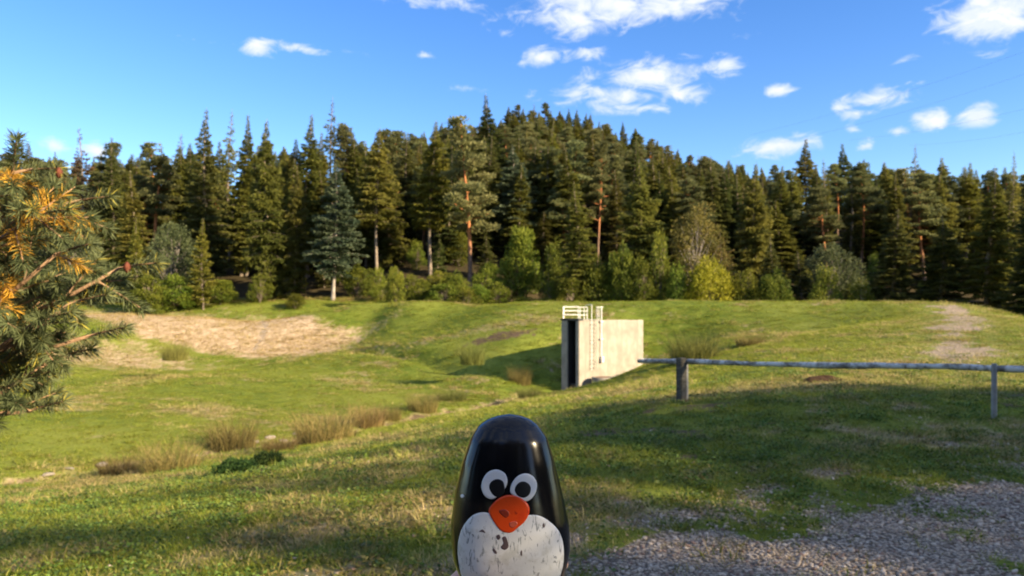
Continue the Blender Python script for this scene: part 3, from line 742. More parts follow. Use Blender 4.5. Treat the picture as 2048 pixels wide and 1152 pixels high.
part('channel_beam', tower, lambda bm: box(bm, 4.6, 4.85, .222, 1.198, TH-.5, TH-.2, .01), M_conc)
def railing(pts, posts_between=0):
    r_ = link('railing', None, tower)
    return r_
def pipe(name, parent, pts, r, mat, seg=8):
    g = Geo(); g.tube(pts, r, seg); return link(name, g.mesh(name, mat, True), parent)
zt = TH+.09
rail_front = part('railing', tower, lambda bm: box(bm, -.05, .0, 1.33, 1.36, zt, zt+.88, .006), M_galv)
def bars(parent, a, b, base):
    for hgt in (.30, .57, .83): pipe('rail', parent, [(a[0], a[1], base+hgt), (b[0], b[1], base+hgt)], .02, M_galv)
    for q in (a, b): pipe('rail_post', parent, [(q[0], q[1], base-.05), (q[0], q[1], base+.85)], .024, M_galv)
bars(rail_front, (-.06, 1.36), (-.06, .10), zt+.05)
rail_side = part('railing', tower, lambda bm: box(bm, .03, .06, .0, .05, zt, zt+.83, .006), M_galv)
bars(rail_side, (.04, .03), (.86, .03), zt)
rail_back = part('railing', tower, lambda bm: box(bm, .03, .06, 1.36, 1.41, zt, zt+.83, .006), M_galv)
bars(rail_back, (.04, 1.385), (2.4, 1.385), zt)
M_lad = metal_material('dull_ladder_steel', (.30, .28, .24), .6, 0, .3)
lad = pipe('ladder', tower, [(1.12, -.16, 1.5), (1.12, -.16, TH+1.1)], .022, M_galv)
pipe('stile', lad, [(1.68, -.16, 1.5), (1.68, -.16, TH+.95)], .022, M_lad)
for k in range(13): pipe('rung', lad, [(1.12, -.16, 1.65+k*.27), (1.68, -.16, 1.65+k*.27)],   .016, M_lad, 6)
for zz_ in (2.0, 3.3, 4.5):
    for xx_ in (1.12, 1.68): pipe('wall_bracket', lad, [(xx_, -.16, zz_), (xx_, .02, zz_)], .02, M_galv, 6)
pipe('hoop', lad, [(1.12, -.16, TH+1.08), (1.2, .2, TH+1.1), (1.2, .6, TH+.9)], .02, M_galv)
gp = pipe('gauge_pipe', tower, [(2.33, -.13, 2.15), (2.33, -.13, TH+.95)], .034, M_galv)
for zz_ in (2.2, 3.55, 4.75): part('pipe_clamp', gp, lambda bm: box(bm, 2.16 if zz_ > 3 else 2.24, 2.48, -.19, .0, zz_-.03, zz_+.03, .008), M_galv)
part('gauge_box', gp, lambda bm: box(bm, 2.25, 2.5, -.24, -.06, 1.95, 2.35, .02), M_galv)
pipe('handle_bar', gp, [(1.68, -.13, TH+.94), (2.55, -.13, TH+.94)], .022, M_galv)
for xx_ in (1.9, 2.1): pipe('handle_post', gp, [(xx_, -.10, TH+.05), (xx_, -.10, TH+.94)], .018, M_galv, 6)
# round concrete shaft ring at its foot
ring = link('shaft_ring', None, None, (6.02, 50.15, H1(6.02, 50.15)-.25)); tag(ring, 'low round concrete shaft ring at the foot of the intake tower', 'shaft')
def ring_bm(bm):
    n = 28; prof = [(.70, 0), (.70, .72), (.66, .76), (.56, .76), (.54, .7), (.54, .2)]
    vs_ = [[bm.verts.new((r_*cos(2*pi*k/n), r_*sin(2*pi*k/n), z_)) for k in range(n)] for r_, z_ in prof]
    for i in range(len(prof)-1):
        for k in range(n): bm.faces.new((vs_[i][k], vs_[i][(k+1) % n], vs_[i+1][(k+1) % n], vs_[i+1][k]))
part('ring_wall', ring, ring_bm, M_ring, True)
def cover_bm(bm):
    n = 24; c = bm.verts.new((0, 0, .80)); rim = [bm.verts.new((.52*cos(2*pi*k/n), .52*sin(2*pi*k/n), .74)) for k in range(n)]
    low = [bm.verts.new((.52*cos(2*pi*k/n), .52*sin(2*pi*k/n), .68)) for k in range(n)]
    for k in range(n): bm.faces.new((c, rim[k], rim[(k+1) % n])); bm.faces.new((rim[k], low[k], low[(k+1) % n], rim[(k+1) % n]))
part('rusty_cover', ring, cover_bm, metal_material('rusty_plate', (.20, .10, .05), .85, 0, .8))

# ------------------------------------------------------------------ log barrier
def wood_material(name, lo, hi, paint=None, amt=.5):
    m, t, o = new_mat(name)
    p = t.new('ShaderNodeTexCoord').outputs['Object']
    st = t.noise(7, 6, t.vmath('MULTIPLY', p, (1.2, 1.2, 5)).outputs[0], .65, .3); n = t.noise(4.5, 6, p, .7, .4)
    c = t.mix(t.ramp(st, .3, .7), C3(*lo), C3(*hi))
    if paint: c = t.mix(t.ramp(n, amt-.08, amt+.06), C3(*paint), c)
    principled(t, o, c, .85, .25, st, .6, .01); return m
M_rail = wood_material('weathered_rail', (.13, .12, .105), (.30, .29, .27), (.60, .60, .58), .50)
M_post = wood_material('weathered_post', (.045, .042, .033), (.13, .12, .10), (.2, .19, .17), .34)
M_tubep = metal_material('grey_post_steel', (.27, .27, .27), .5, 0, .25)
bar = link('log_barrier', None, None, (3.2, 14.2, H1(3.2, 14.2))); tag(bar, 'weathered grey log rail barrier on two posts across the grass', 'barrier')
bl = np.array(bar.location)
A_ = np.array([2.52, 14.92, .585]); B_ = np.array([10.3, 6.6, .96])
g = Geo(); ts = np.linspace(0, 1, 46); rr_ = np.random.RandomState(3)
pts = A_+(B_-A_)*ts[:, None]-bl; pts[:, 2] += .012*np.sin(ts*17)+rr_.normal(size=46)*.004
rad = .047+.005*np.sin(ts*23)+rr_.normal(size=46)*.0025; rad[0] = .05
g.tube(pts, rad, 12); link('rail', g.mesh('rail', M_rail, True), bar)
def log_post(x, y, top, wd, rz, sq, mat):
    gz = H1(x, y); bm = bmesh.new()
    if sq: box(bm, -wd/2, wd/2, -wd*.42, wd*.42, -.4, top-gz, .014)
    else:
        r_ = bmesh.ops.create_cone(bm, cap_ends=True, segments=14, radius1=wd/2, radius2=wd/2*.94, depth=top-gz+.4)
        for v in r_['verts']: v.co.z += (top-gz-.4)/2
    o = link('post', bm_mesh('post', bm, mat, False), bar, (x-bl[0], y-bl[1], gz-bl[2]), rz)
    return o
lp = log_post(3.18, 14.08, .70, .165, radians(38), True, M_post)
pb = bmesh.new(); box(pb, .086, .15, -.05, .05, -.3, .80, .008); link('metal_strap', bm_mesh('metal_strap', pb, M_tubep), lp)
log_post(6.66, 10.36, .86, .075, 0, False, M_tubep)
log_post(10.1, 6.8, 1.0, .09, 0, False, M_tubep)

# dug-up dark soil heap
def lump(name, r, h, seed, mat, nu=22, nv=7, rough=.25):
    rng = np.random.RandomState(seed); V = []; 
    ph = rng.uniform(0, 6.28, (4, 2))
    for j in range(nv+1):
        a = j/nv*pi/2
        for k in range(nu):
            th = 2*pi*k/nu; q = 1+rough*(math.sin(2*th+ph[0, 0])*.4+math.sin(5*th+ph[1, 0]+a*3)*.25+rng.normal()*.12)
            V.append((r*cos(a)*cos(th)*q, r*.7*cos(a)*sin(th)*q, h*sin(a)*q-.05))
    Q = [(j*nu+k, j*nu+(k+1) % nu, (j+1)*nu+(k+1) % nu, (j+1)*nu+k) for j in range(nv) for k in range(nu)]
    return mesh_np(name, V, Q, mat, True)
msoil, t_, o_ = new_mat('dark_soil')
nn = t_.noise(16, 6, t_.new('ShaderNodeTexCoord').outputs['Object'], .7)
principled(t_, o_, t_.mix(nn, C3(.030, .018, .010), C3(.085, .050, .030)), .95, .1, nn, .9, .05)
tag(link('soil_heap', lump('soil_heap', .42, .16, 5, msoil), None, (6.65, 16.0, H1(6.65, 16.0))), 'flat dark brown soil heap in the grass behind the log rail', 'soil heap')

# ------------------------------------------------------------------ pale rocks in the ditch
mrock, t_, o_ = new_mat('pale_rock')
p_ = t_.new('ShaderNodeTexCoord').outputs['Object']; nn = t_.noise(5, 6, p_, .65)
principled(t_, o_, t_.mix(t_.ramp(nn, .3, .7), C3(.14, .12, .095), C3(.33, .29, .24)), .9, .2, nn, .5, .03)
def rock_mesh(seed, mat):
    rng = np.random.RandomState(seed); bm = bmesh.new(); bmesh.ops.create_icosphere(bm, subdivisions=2, radius=1)
    dirs = unit(rng.normal(size=(7, 3))); cut = rng.uniform(.55, .9, 7)
    for v in bm.verts:
        for d_, c_ in zip(dirs, cut):
            k = v.co.x*d_[0]+v.co.y*d_[1]+v.co.z*d_[2]
            if k > c_: v.co -= Vector(d_)*(k-c_)
        v.co *= 1+rng.normal()*.03
    return bm_mesh('rock', bm, mat)
RM = [rock_mesh(s, mrock) for s in range(5)]
ROCKS = [(140,938),(205,930),(228,944),(262,938),(300,926),(318,940),(95,950),(505,884),(540,876),(566,882),(590,868),(620,872),(760,842),(388,912)]
for i, (px, py) in enumerate(ROCKS):
    z0 = -3.3
    for _ in range(8):
        d_ = (EYE-z0)*F/(py-HY); x_ = (px-HX)/F*d_; z0 = .5*z0+.5*H1(x_, d_)
    o = link('rock', RM[i % 5], None, (x_, d_, H1(x_, d_)+.01), i*1.7); sc_ = .12+.10*((i*37) % 10)/10
    o.scale = (sc_*1.5, sc_, sc_*.5)
    tag(o, 'pale flat stone lying in the ditch among the dry sedge clumps', 'rock', 'stones in the ditch')

# ------------------------------------------------------------------ sedge clumps, weeds and small bushes
def blades(rng, n, spread, hmin, hmax, wd, bend, seg=3, fan=1.0):
    V = []; Q = []; T = []
    for i in range(n):
        a = rng.uniform(0, 2*pi); r = spread*math.sqrt(rng.uniform()); b = np.array([cos(a)*r, sin(a)*r, -.02])
        h = rng.uniform(hmin, hmax); az_ = a+rng.normal()*1.1 if fan else rng.uniform(0, 6.28); bd = bend*rng.uniform(.3, 1.3)
        o_ = np.array([cos(az_), sin(az_), 0]); s_ = np.array([-sin(az_+rng.normal()*.8), cos(az_+rng.normal()*.8), 0])
        k0 = len(V); tn = rng.uniform()
        for j in range(seg+1):
            t = j/seg; p = b+o_*(bd*h*t**1.8)+np.array([0, 0, h*t*(1-.35*bd*t*t)]); w_ = wd*(1-t**1.5*.94)
            V.append(p-s_*w_/2); V.append(p+s_*w_/2); T += [tn, tn]
        for j in range(seg): Q.append((k0+2*j, k0+2*j+1, k0+2*j+3, k0+2*j+2))
    return np.array(V), np.array(Q), np.array(T)
M_sedge = leaf_material('dry_sedge', (.13, .10, .036), (.36, .27, .10), .35, .02, .2, third=(.13, .14, .03))
M_gsedge = leaf_material('green_sedge', (.11, .12, .03), (.29, .28, .075), .35, .02, .2)
M_weed = leaf_material('weed_leaves', (.022, .050, .014), (.075, .120, .028), .35, .02, .2)
rng = np.random.RandomState(12)
SED = []
for k in range(3):
    V, Q, T = blades(rng, 1100, .75, .25, 1.15, .013, .95); SED.append(mesh_np('sedge', V, Q, M_sedge, False, {'tone': T}))
for k in range(2):
    V, Q, T = blades(rng, 1000, .75, .25, 1.1, .014, .95); SED.append(mesh_np('sedge', V, Q, M_gsedge, False, {'tone': T}))
def on_ground(px, py, guess=-3.2):
    z0 = guess
    for _ in range(14):
        d_ = (EYE-z0)*F/max(py-HY, 8); d_ = min(d_, 95); x_ = (px-HX)/F*d_; z0 = .6*z0+.4*H1(x_, d_)
    return x_, d_, z0
CL = [ # mesh, column, foot row, height px, half width px, label
 (0,465,897,55,50,'brown dry sedge clump left of the largest one in the ditch'),(1,650,888,62,62,'largest brown dry sedge clump along the ditch'),
 (2,340,945,55,60,'reddish brown sedge clump nearest the left in the ditch'),(0,735,852,38,36,'brown sedge clump right of the largest one'),
 (1,845,822,32,32,'small brown sedge clump farther up the ditch'),(2,240,950,36,40,'low brown sedge tuft beside the pale ditch stones'),
 (0,1040,768,32,24,'thin brown sedge tuft left of the concrete tower'),(4,350,694,32,26,'lone olive shrub on the straw-coloured mound'),
 (3,945,702,38,26,'round olive tuft on the slope left of the tower'),(4,895,675,20,18,'small green tuft high on the far slope'),
 (3,1390,722,52,52,'large olive tuft right of the tower wall'),(0,1500,690,20,30,'flat brown tuft on the embankment slope'),
 (1,560,905,30,36,'pale dry tuft at the foot of the largest sedge clump'),(2,780,838,24,24,'low tuft between the brown sedge clumps'),(4,1060,795,22,26,'green tuft in the ditch mouth before the tower'),
 (3,905,800,20,30,'low olive tuft on the near ditch edge'),
]
for (k, px, py, hp, wp, lab) in CL:
    x_, d_, z_ = on_ground(px, py)
    o = link('sedge_clump', SED[k], None, (x_, d_, z_-.03), rnd.uniform(0, 6)); sx = wp*1.15/F*d_/.95; sz = hp*1.3/F*d_/.85
    o.scale = (sx, sx, sz); tag(o, lab, 'grass clump')
def weed_mesh(seed, R=.9, H=.8):
    g_ = broadleaf(seed, H, R, .0, 60, 70, .13, .012, 6, 1., .3)
    V = np.concatenate(g_[0].V+[g_[1]]); n0 = g_[0].n
    Q = np.concatenate(g_[0].Q+[g_[2]+n0]); T = np.concatenate(g_[0].T+[g_[3]])
    return mesh_np('weed', V, Q, M_weed, False, {'tone': T})
WM = weed_mesh(401)
for px, py, hp, wp, lab in [(470,958,36,40,'dark green leafy weed clump on the near bank'),(535,935,30,32,'second leafy weed clump just right of the dark one')]:
    x_, d_, z_ = on_ground(px, py, -1.6); o = link('weed_clump', WM, None, (x_, d_, z_-.03), rnd.uniform(0, 6)); sx = wp/F*d_/.9; o.scale = (sx, sx, hp/F*d_/.8); tag(o, lab, 'weed clump')

# ------------------------------------------------------------------ scattered cover: grass, clover, gravel stones (geometry nodes)
def proto_collection(name, meshes):
    c = bpy.data.collections.new(name)
    for i, me in enumerate(meshes):
        o = bpy.data.objects.new('%s_%02d' % (name, i), me); c.objects.link(o)
    return c
def scatter(name, P, rot, scl, pick, extra, coll, label, cat):
    me = bpy.data.meshes.new(name); n = len(P)
    me.vertices.add(n); me.vertices.foreach_set('co', np.asarray(P, np.float32).ravel())
    a = me.attributes.new('rot', 'FLOAT_VECTOR', 'POINT'); a.data.foreach_set('vector', np.asarray(rot, np.float32).ravel())
    a = me.attributes.new('scl', 'FLOAT_VECTOR', 'POINT'); a.data.foreach_set('vector', np.asarray(scl, np.float32).ravel())
    a = me.attributes.new('pick', 'INT', 'POINT'); a.data.foreach_set('value', np.asarray(pick, np.int32))
    a = me.attributes.new('dry', 'FLOAT', 'POINT'); a.data.foreach_set('value', np.asarray(extra, np.float32))
    o = link(name, me); tag(o, label, None, None, 'stuff')
    ng = bpy.data.node_groups.new(name, 'GeometryNodeTree')
    ng.interface.new_socket('Geometry', in_out='INPUT', socket_type='NodeSocketGeometry'); ng.interface.new_socket('Geometry', in_out='OUTPUT', socket_type='NodeSocketGeometry')
    gi = ng.nodes.new('NodeGroupInput'); go = ng.nodes.new('NodeGroupOutput')
    ip = ng.nodes.new('GeometryNodeInstanceOnPoints'); ci = ng.nodes.new('GeometryNodeCollectionInfo')
    ci.inputs['Collection'].default_value = coll; ci.inputs['Separate Children'].default_value = True; ci.inputs['Reset Children'].default_value = True
    ip.inputs['Pick Instance'].default_value = True
    def na(nm, ty):
        q = ng.nodes.new('GeometryNodeInputNamedAttribute'); q.data_type = ty; q.inputs[0].default_value = nm; return q.outputs[0]
    L = ng.links.new
    L(gi.outputs[0], ip.inputs['Points']); L(ci.outputs[0], ip.inputs['Instance'])
    L(na('pick', 'INT'), ip.inputs['Instance Index']); L(na('rot', 'FLOAT_VECTOR'), ip.inputs['Rotation']); L(na('scl', 'FLOAT_VECTOR'), ip.inputs['Scale'])
    L(ip.outputs[0], go.inputs[0])
    md = o.modifiers.new('scatter', 'NODES'); md.node_group = ng
    return o
def grass_material(name, a, b, drya, dryb, trans=.4):
    m, t, o = new_mat(name)
    tone = t.attr('tone'); dry = t.attr('dry', 'INSTANCER'); r = t.new('ShaderNodeObjectInfo').outputs['Random']
    c = t.mix(tone, C3(*a), C3(*b)); dc = t.mix(tone, C3(*drya), C3(*dryb))
    f = t.ramp(t.math('ADD', dry, t.math('MULTIPLY', t.math('SUBTRACT', tone, .5), .7)), .2, .8)
    c = t.mix(f, c, dc)
    c = t.hsv(c, t.math('MULTIPLY_ADD', r, .03, .485), 1.0, t.math('MULTIPLY_ADD', r, .55, .72))
    p = t.new('ShaderNodeBsdfPrincipled'); t.l.new(c, p.inputs['Base Color']); p.inputs['Roughness'].default_value = .55; p.inputs['Specular IOR Level'].default_value = .2
    tr = t.new('ShaderNodeBsdfTranslucent'); t.l.new(c, tr.inputs[0])
    mx = t.new('ShaderNodeMixShader'); mx.inputs[0].default_value = trans
    t.l.new(p.outputs[0], mx.inputs[1]); t.l.new(tr.outputs[0], mx.inputs[2]); t.l.new(mx.outputs[0], o.inputs[0]); return m
M_grass = grass_material('grass_blades', (.115, .155, .013), (.315, .335, .036), (.24, .17, .055), (.58, .45, .21))
M_clover = grass_material('clover_leaves', (.060, .105, .018), (.160, .230, .045), (.13, .12, .035), (.20, .17, .06), .3)
rng = np.random.RandomState(99)
GP = []
for k in range(4):      # short turf
    V, Q, T = blades(rng, 54, .13, .02, .062, .0055, 1.1, 2); GP.append(mesh_np('turf', V, Q, M_grass, False, {'tone': T}))
for k in range(2):      # taller tuft
    V, Q, T = blades(rng, 54, .09, .05, .16, .006, .9, 3); GP.append(mesh_np('tuft', V, Q, M_grass, False, {'tone': T}))
for k in range(2):      # clover and plantain
    n = 42; a = rng.uniform(0, 6.28, n); r = .13*np.sqrt(rng.uniform(size=n)); P = np.c_[r*np.cos(a), r*np.sin(a), rng.uniform(.01, .06, n)]
    D = np.c_[np.cos(a+rng.normal(size=n)), np.sin(a+rng.normal(size=n)), rng.uniform(-.1, .45, n)]
    V, Q = rhombs(P, D, rng.uniform(.016, .04, n), rng.uniform(.012, .026, n), rng); GP.append(mesh_np('clover', V, Q, M_clover, False, {'tone': np.repeat(rng.uniform(size=n), 4)}))
grass_coll = proto_collection('grass_kinds', GP)
def wedge(n, d0, d1, rng, lim=.80, pad=2.0):
    d = np.sqrt(rng.uniform(d0*d0, d1*d1, n)); x = rng.uniform(-1, 1, n)*(lim*d+pad); return x, d
def in_tower(x, y):
    ux, uy = .66, .75; lx = (x-4.53)*ux+(y-50)*uy; ly = (x-4.53)*-uy+(y-50)*ux
    return (lx > -.4) & (lx < 8.2) & (ly > -.2) & (ly < 1.6)
GPTS = []
for (n, d0, d1, s0, s1) in ((26000, 3.6, 9, .75, 1.25), (32000, 9, 20, 1.0, 1.7), (42000, 20, 48, 1.7, 2.9), (52000, 48, 98, 2.6, 4.2)):
    x, y = wedge(n, d0, d1, rng)
    dr, gr, so2, fo = masks(x, y); m = mnoise(x, y)
    keep = (rng.uniform(size=n) > np.clip(gr*1.12-.04, 0, .96)) & (rng.uniform(size=n) > so2*.75) & (rng.uniform(size=n) > fo*.9) & ~in_tower(x, y)
    x, y, dr, m = x[keep], y[keep], dr[keep], m[keep]; n = len(x)
    u = rng.uniform(size=n); steep = poly_dist(x, y, GULLY)
    tall = (u < .035+.22*sstep(5, 1, steep)*(y > 12)+.04*(m > .4)); clo = (u > .965-.13*(m < -.3)-.03*(y < 14)) & (y < 22)
    pk = np.where(tall, 4+rng.randint(0, 2, n), np.where(clo, 6+rng.randint(0, 2, n), rng.randint(0, 4, n)))
    s = rng.uniform(s0, s1, n)*(1+.25*m); zs_ = s*np.where(y > 20, .62, 1.0)*np.where(y > 45, 1+.7*dr, 1-.35*dr)
    far_ = y > 40; zs_ = np.where(far_ & (pk >= 4), zs_*.7, zs_)
    GPTS.append((np.c_[x, y, height(x, y)-.01], np.c_[rng.normal(size=n)*.12, rng.normal(size=n)*.12, rng.uniform(0, 6.28, n)], np.c_[s, s, zs_], pk, np.clip(dr+rng.normal(size=n)*.12, 0, 1)))
x = rng.uniform(-62, 62, 16000); y = rng.uniform(82, 100, 16000); fo = masks(x, y)[3]; m = mnoise(x, y)
k = (np.abs(x) < .8*y) & (fo > .05) & (fo < .98) & (rng.uniform(size=16000) < .8); x, y, m, fo = x[k], y[k], m[k], fo[k]; n = len(x); s = rng.uniform(2.5, 5.0, n)*(1+.4*m)
GPTS.append((np.c_[x, y, height(x, y)-.02], np.c_[rng.normal(size=n)*.1, rng.normal(size=n)*.1, rng.uniform(0, 6.28, n)], np.c_[s*1.2, s*1.2, s*.9], 4+rng.randint(0, 2, n), np.clip(rng.uniform(.1, .8, n), 0, 1)))
scatter('grass', *[np.concatenate([g_[i] for g_ in GPTS]) for i in range(5)], grass_coll, 'short green and straw-yellow grass covering the basin and banks', 'grass')

mst, t_, o_ = new_mat('gravel_stone')
r_ = t_.new('ShaderNodeObjectInfo').outputs['Random']; nn = t_.noise(40, 4, t_.new('ShaderNodeTexCoord').outputs['Object'], .6)
cc = t_.mix(r_, C3(.32, .26, .19), C3(.74, .62, .48)); cc = t_.mix(t_.ramp(t_.math('FRACT', t_.math('MULTIPLY', r_, 23.7)), .75, .8), cc, C3(.30, .20, .15))
principled(t_, o_, t_.mix(t_.math('MULTIPLY', nn, .4), cc, C3(.12, .10, .09)), .85, .25)
SM = [rock_mesh(50+s, mst) for s in range(6)]
stone_coll = proto_collection('stone_kinds', SM)
x = rng.uniform(-3, 14, 90000); y = rng.uniform(3.2, 10.5, 90000)
dr, gr, so2, fo = masks(x, y)
keep = (rng.uniform(size=len(x)) < gr*.95+.012) & (np.abs(x) < .85*y+2)
tx = np.array(TRAIL); 
x2 = rng.uniform(8, 32, 60000); y2 = rng.uniform(14, 54, 60000); g2 = masks(x2, y2)[1]
k2 = rng.uniform(size=len(x2)) < g2*.25
x = np.r_[x[keep], x2[k2]]; y = np.r_[y[keep], y2[k2]]; n = len(x)
s = np.exp(rng.normal(-4.75, .38, n)); s = np.clip(s, .0035, .020)*np.where(y > 11, 1.8, 1)
scatter('gravel', np.c_[x, y, height(x, y)+s*.25], rng.uniform(0, 6.28, (n, 3))*np.array([.08, .08, 1]), np.c_[s*1.3, s, s*.7], rng.randint(0, 6, n), np.zeros(n), stone_coll, 'grey gravel stones of the track at lower right', 'gravel')

# ------------------------------------------------------------------ wires of a power line, upper right
mwire = metal_material('wire', (.18, .19, .21), .5)
WIRES = [((1560,285,190),(2300,60,120)),((1700,280,190),(2300,150,120)),((1820,290,190),(2300,205,120)),((1500,270,190),(2300,10,120))]
WL = ['lowest visible', 'x', 'y', 'z']
for i, (a, b) in enumerate(WIRES):
    pa, pb_ = np.array(W(*a)), np.array(W(*b)); t = np.linspace(0, 1, 24)[:, None]
    pts = pa+(pb_-pa)*t; pts[:, 2] -= (4*t*(1-t))[:, 0]*1.5
    g = Geo(); g.tube(pts, .012, 5); o = link('power_line', g.mesh('power_line', mwire, True))
    tag(o, ('second highest', 'second lowest', 'lowest', 'highest')[i]+' of the thin power line wires crossing the sky at upper right', 'wire')

# ------------------------------------------------------------------ near pine at the left edge
pr = np.random.RandomState(2024)
pine = link('pine_tree', None, None, (-2.75, 2.75, H1(-2.75, 2.75))); tag(pine, 'near pine at left edge with blue-green and orange-yellow needles', 'tree')
pz = np.array(pine.location)
g = Geo(); zz_ = np.linspace(-.2, 5.6, 14)
g.tube(np.c_[.05*np.sin(zz_), .04*np.cos(zz_*1.3), zz_], .10*(1-zz_/6.2)+.012, 10)
link('trunk', g.mesh('trunk', bark_material('near_pine_bark', (.10, .07, .05), (.26, .17, .11)), True), pine)
M_bark2 = bark_material('pine_twig_bark', (.16, .10, .06), (.34, .22, .13))
M_need = leaf_material('blue_green_needles', (.072, .092, .036), (.205, .225, .105), .3, .01, .1, third=(.42, .34, .06))
M_oldn = leaf_material('orange_old_needles', (.55, .32, .03), (.85, .56, .08), .35, .01, .1)
NV, NQ, NT_ = [], [], []; OV, OQ, OT = [], [], []; cnt = [0, 0]
def needles(p0, p1, n, L, old, tone):
    """pairs of needles brushed along the twig p0-p1"""
    d = unit((p1-p0)[None])[0]; s = pr.uniform(0, 1, n); P = p0+(p1-p0)*s[:, None]
    q = pr.normal(size=(n, 3)); q -= (q@d)[:, None]*d; q = unit(q)
    sp = np.where(s > .9, .45, .85)[:, None]
    D = unit(d*pr.uniform(.45, .95, (n, 1))+q*sp+pr.normal(size=(n, 3))*.10)
    S = unit(np.cross(D, pr.normal(size=(n, 3)))); Ln = (L*pr.uniform(.75, 1.15, n))[:, None]; wd = .0013
    mid = P+D*Ln*.55+np.array([0, 0, -1])*Ln*.03; tip = P+D*Ln+np.array([0, 0, -1])*Ln*.10
    V = np.stack([P-S*wd*.6, P+S*wd*.6, mid+S*wd, mid-S*wd, tip+S*wd*.25, tip-S*wd*.25], 1).reshape(-1, 3)
    b = np.arange(n)[:, None]*6; Q = np.concatenate([b+np.array([0, 1, 2, 3]), b+np.array([3, 2, 4, 5])])
    T = np.repeat(np.clip(tone+pr.normal(size=n)*.2, 0, 1), 6); k = 1 if old else 0
    (OV if old else NV).append(V); (OQ if old else NQ).append(Q+cnt[k]); (OT if old else NT_).append(T); cnt[k] += len(V)
twigs = Geo()
def shoot(p0, d, L, yellow, tone):
    d = d/np.linalg.norm(d); p1 = p0+d*L; k = max(3, int(L/.04))
    pts = np.array([p0+(p1-p0)*t+np.array([0, 0, -.05*L*t*t]) for t in np.linspace(0, 1, 5)])
    twigs.tube(pts, np.linspace(.0042, .0022, 5), 5)
    cut = .58 if yellow else 0
    if yellow: needles(pts[0], pts[3], int(700*L), .042, True, pr.uniform(.2, .8))
    needles(pts[2] if yellow else pts[1], pts[4], int((650 if yellow else 950)*L), .045, False, tone)
    # terminal tuft and buds
    needles(pts[4]-d*.012, pts[4]+d*.004, 40, .042, False, tone+.1)
def branch(parent_pt, tip, nsh, yel, sag=.06, name='branch'):
    g = Geo(); a = np.array(parent_pt, float); b = np.array(tip, float); t = np.linspace(0, 1, 9)
    pts = a+(b-a)*t[:, None]; pts[:, 2] -= sag*4*t*(1-t)*np.linalg.norm(b-a); pts += pr.normal(size=pts.shape)*.012*np.linalg.norm(b-a)*t[:, None]
    g.tube(pts, np.linspace(.017, .005, 9), 7); link(name, g.mesh(name, M_bark2, True), pine)
    dirn = unit((b-a)[None])[0]
    for i in range(nsh):
        s = pr.uniform(.38, 1.0); j = min(int(s*8), 7); p = pts[j]+(pts[j+1]-pts[j])*(s*8-j)
        q = pr.normal(size=3)*np.array([1, 1, .8]); q -= q.dot(dirn)*dirn; q /= np.linalg.norm(q)
        d = dirn*pr.uniform(.5, 1.1)+q*.9+np.array([0, 0, pr.uniform(-.15, .35)])
        shoot(p, d, pr.uniform(.09, .19), pr.uniform() < yel, pr.uniform(.15, .75))
    shoot(pts[-1], dirn, .14, False, .6)
def pp(px, py, d): return np.array(W(px, py, d))-pz
T0 = lambda z: np.array([0, 0, z])
BR = [ # root height, tip (column, row, distance), shoots, share with old yellow needles, sag
 (2.05, (70, 340, 2.5), 12, .85, .0), (1.95, (10, 385, 2.6), 16, .8, .0), (1.85, (180, 400, 2.55), 20, .75, .03), (1.75, (110, 430, 2.35), 20, .85, .04), (1.65, (50, 480, 2.6), 22, .8, .04),
 (1.55, (245, 545, 2.5), 26, .35, .10), (1.45, (140, 520, 2.35), 24, .7, .06), (1.35, (185, 600, 2.45), 26, .45, .10), (1.35, (60, 590, 2.6), 26, .45, .08),
 (1.25, (185, 655, 2.45), 15, .4, .06), (1.25, (90, 655, 2.35), 15, .4, .06), (1.2, (40, 630, 2.5), 15, .35, .06),
 (1.0, (85, 800, 2.45), 12, .4, .04), (.95, (40, 815, 2.5), 11, .4, .04), (1.05, (75, 760, 2.45), 12, .4, .05), (1.0, (10, 780, 2.4), 12, .4, .04), (1.2, (110, 690, 2.5), 16, .4, .05), (1.15, (30, 690, 2.4), 16, .4, .05), (1.12, (135, 735, 2.5), 7, .45, .05), (1.1, (15, 720, 2.5), 8, .4, .05),
 (1.5, (-60, 560, 2.9), 24, .4, .08), (1.9, (-20, 460, 2.9), 22, .6, .05), (1.25, (-80, 640, 2.6), 12, .3, .06), (2.6, (-200, 330, 2.8), 18, .4, .0), (3.2, (-380, 160, 2.9), 20, .3, 0),
]
for (h, tp, n, ye, sg) in BR: branch(T0(h), pp(tp[0]-28, tp[1], tp[2]), int(n*1.12), ye*(.95 if tp[1] < 540 else .35), sg)
link('twigs', twigs.mesh('twigs', M_bark2, True), pine)['kind'] = 'stuff'
o = link('green_needles', mesh_np('green_needles', np.concatenate(NV), np.concatenate(NQ), M_need, False, {'tone': np.concatenate(NT_)}), pine); o['kind'] = 'stuff'
o = link('orange_needles', mesh_np('orange_needles', np.concatenate(OV), np.concatenate(OQ), M_oldn, False, {'tone': np.concatenate(OT)}), pine); o['kind'] = 'stuff'
def cone_mesh():
    V = []; Q = []; n = 12; m = 9
    for j in range(m+1):
        t = j/m; r = .011*math.sin(pi*(.08+.9*t))**.8
        for k in range(n): V.append((r*(1+.18*((k+j) % 2))*cos(2*pi*k/n), r*(1+.18*((k+j) % 2))*sin(2*pi*k/n), -.018+.036*t))
    for j in range(m):
        for k in range(n): Q.append((j*n+k, j*n+(k+1) % n, (j+1)*n+(k+1) % n, (j+1)*n+k))
    return mesh_np('cone', V, Q, bark_material('cone_scales', (.06, .02, .015), (.15, .05, .03)))
cm = cone_mesh()
for px, py, d_ in ((254, 534, 2.48), (118, 345, 2.45)): link('cone', cm, pine, pp(px, py, d_))

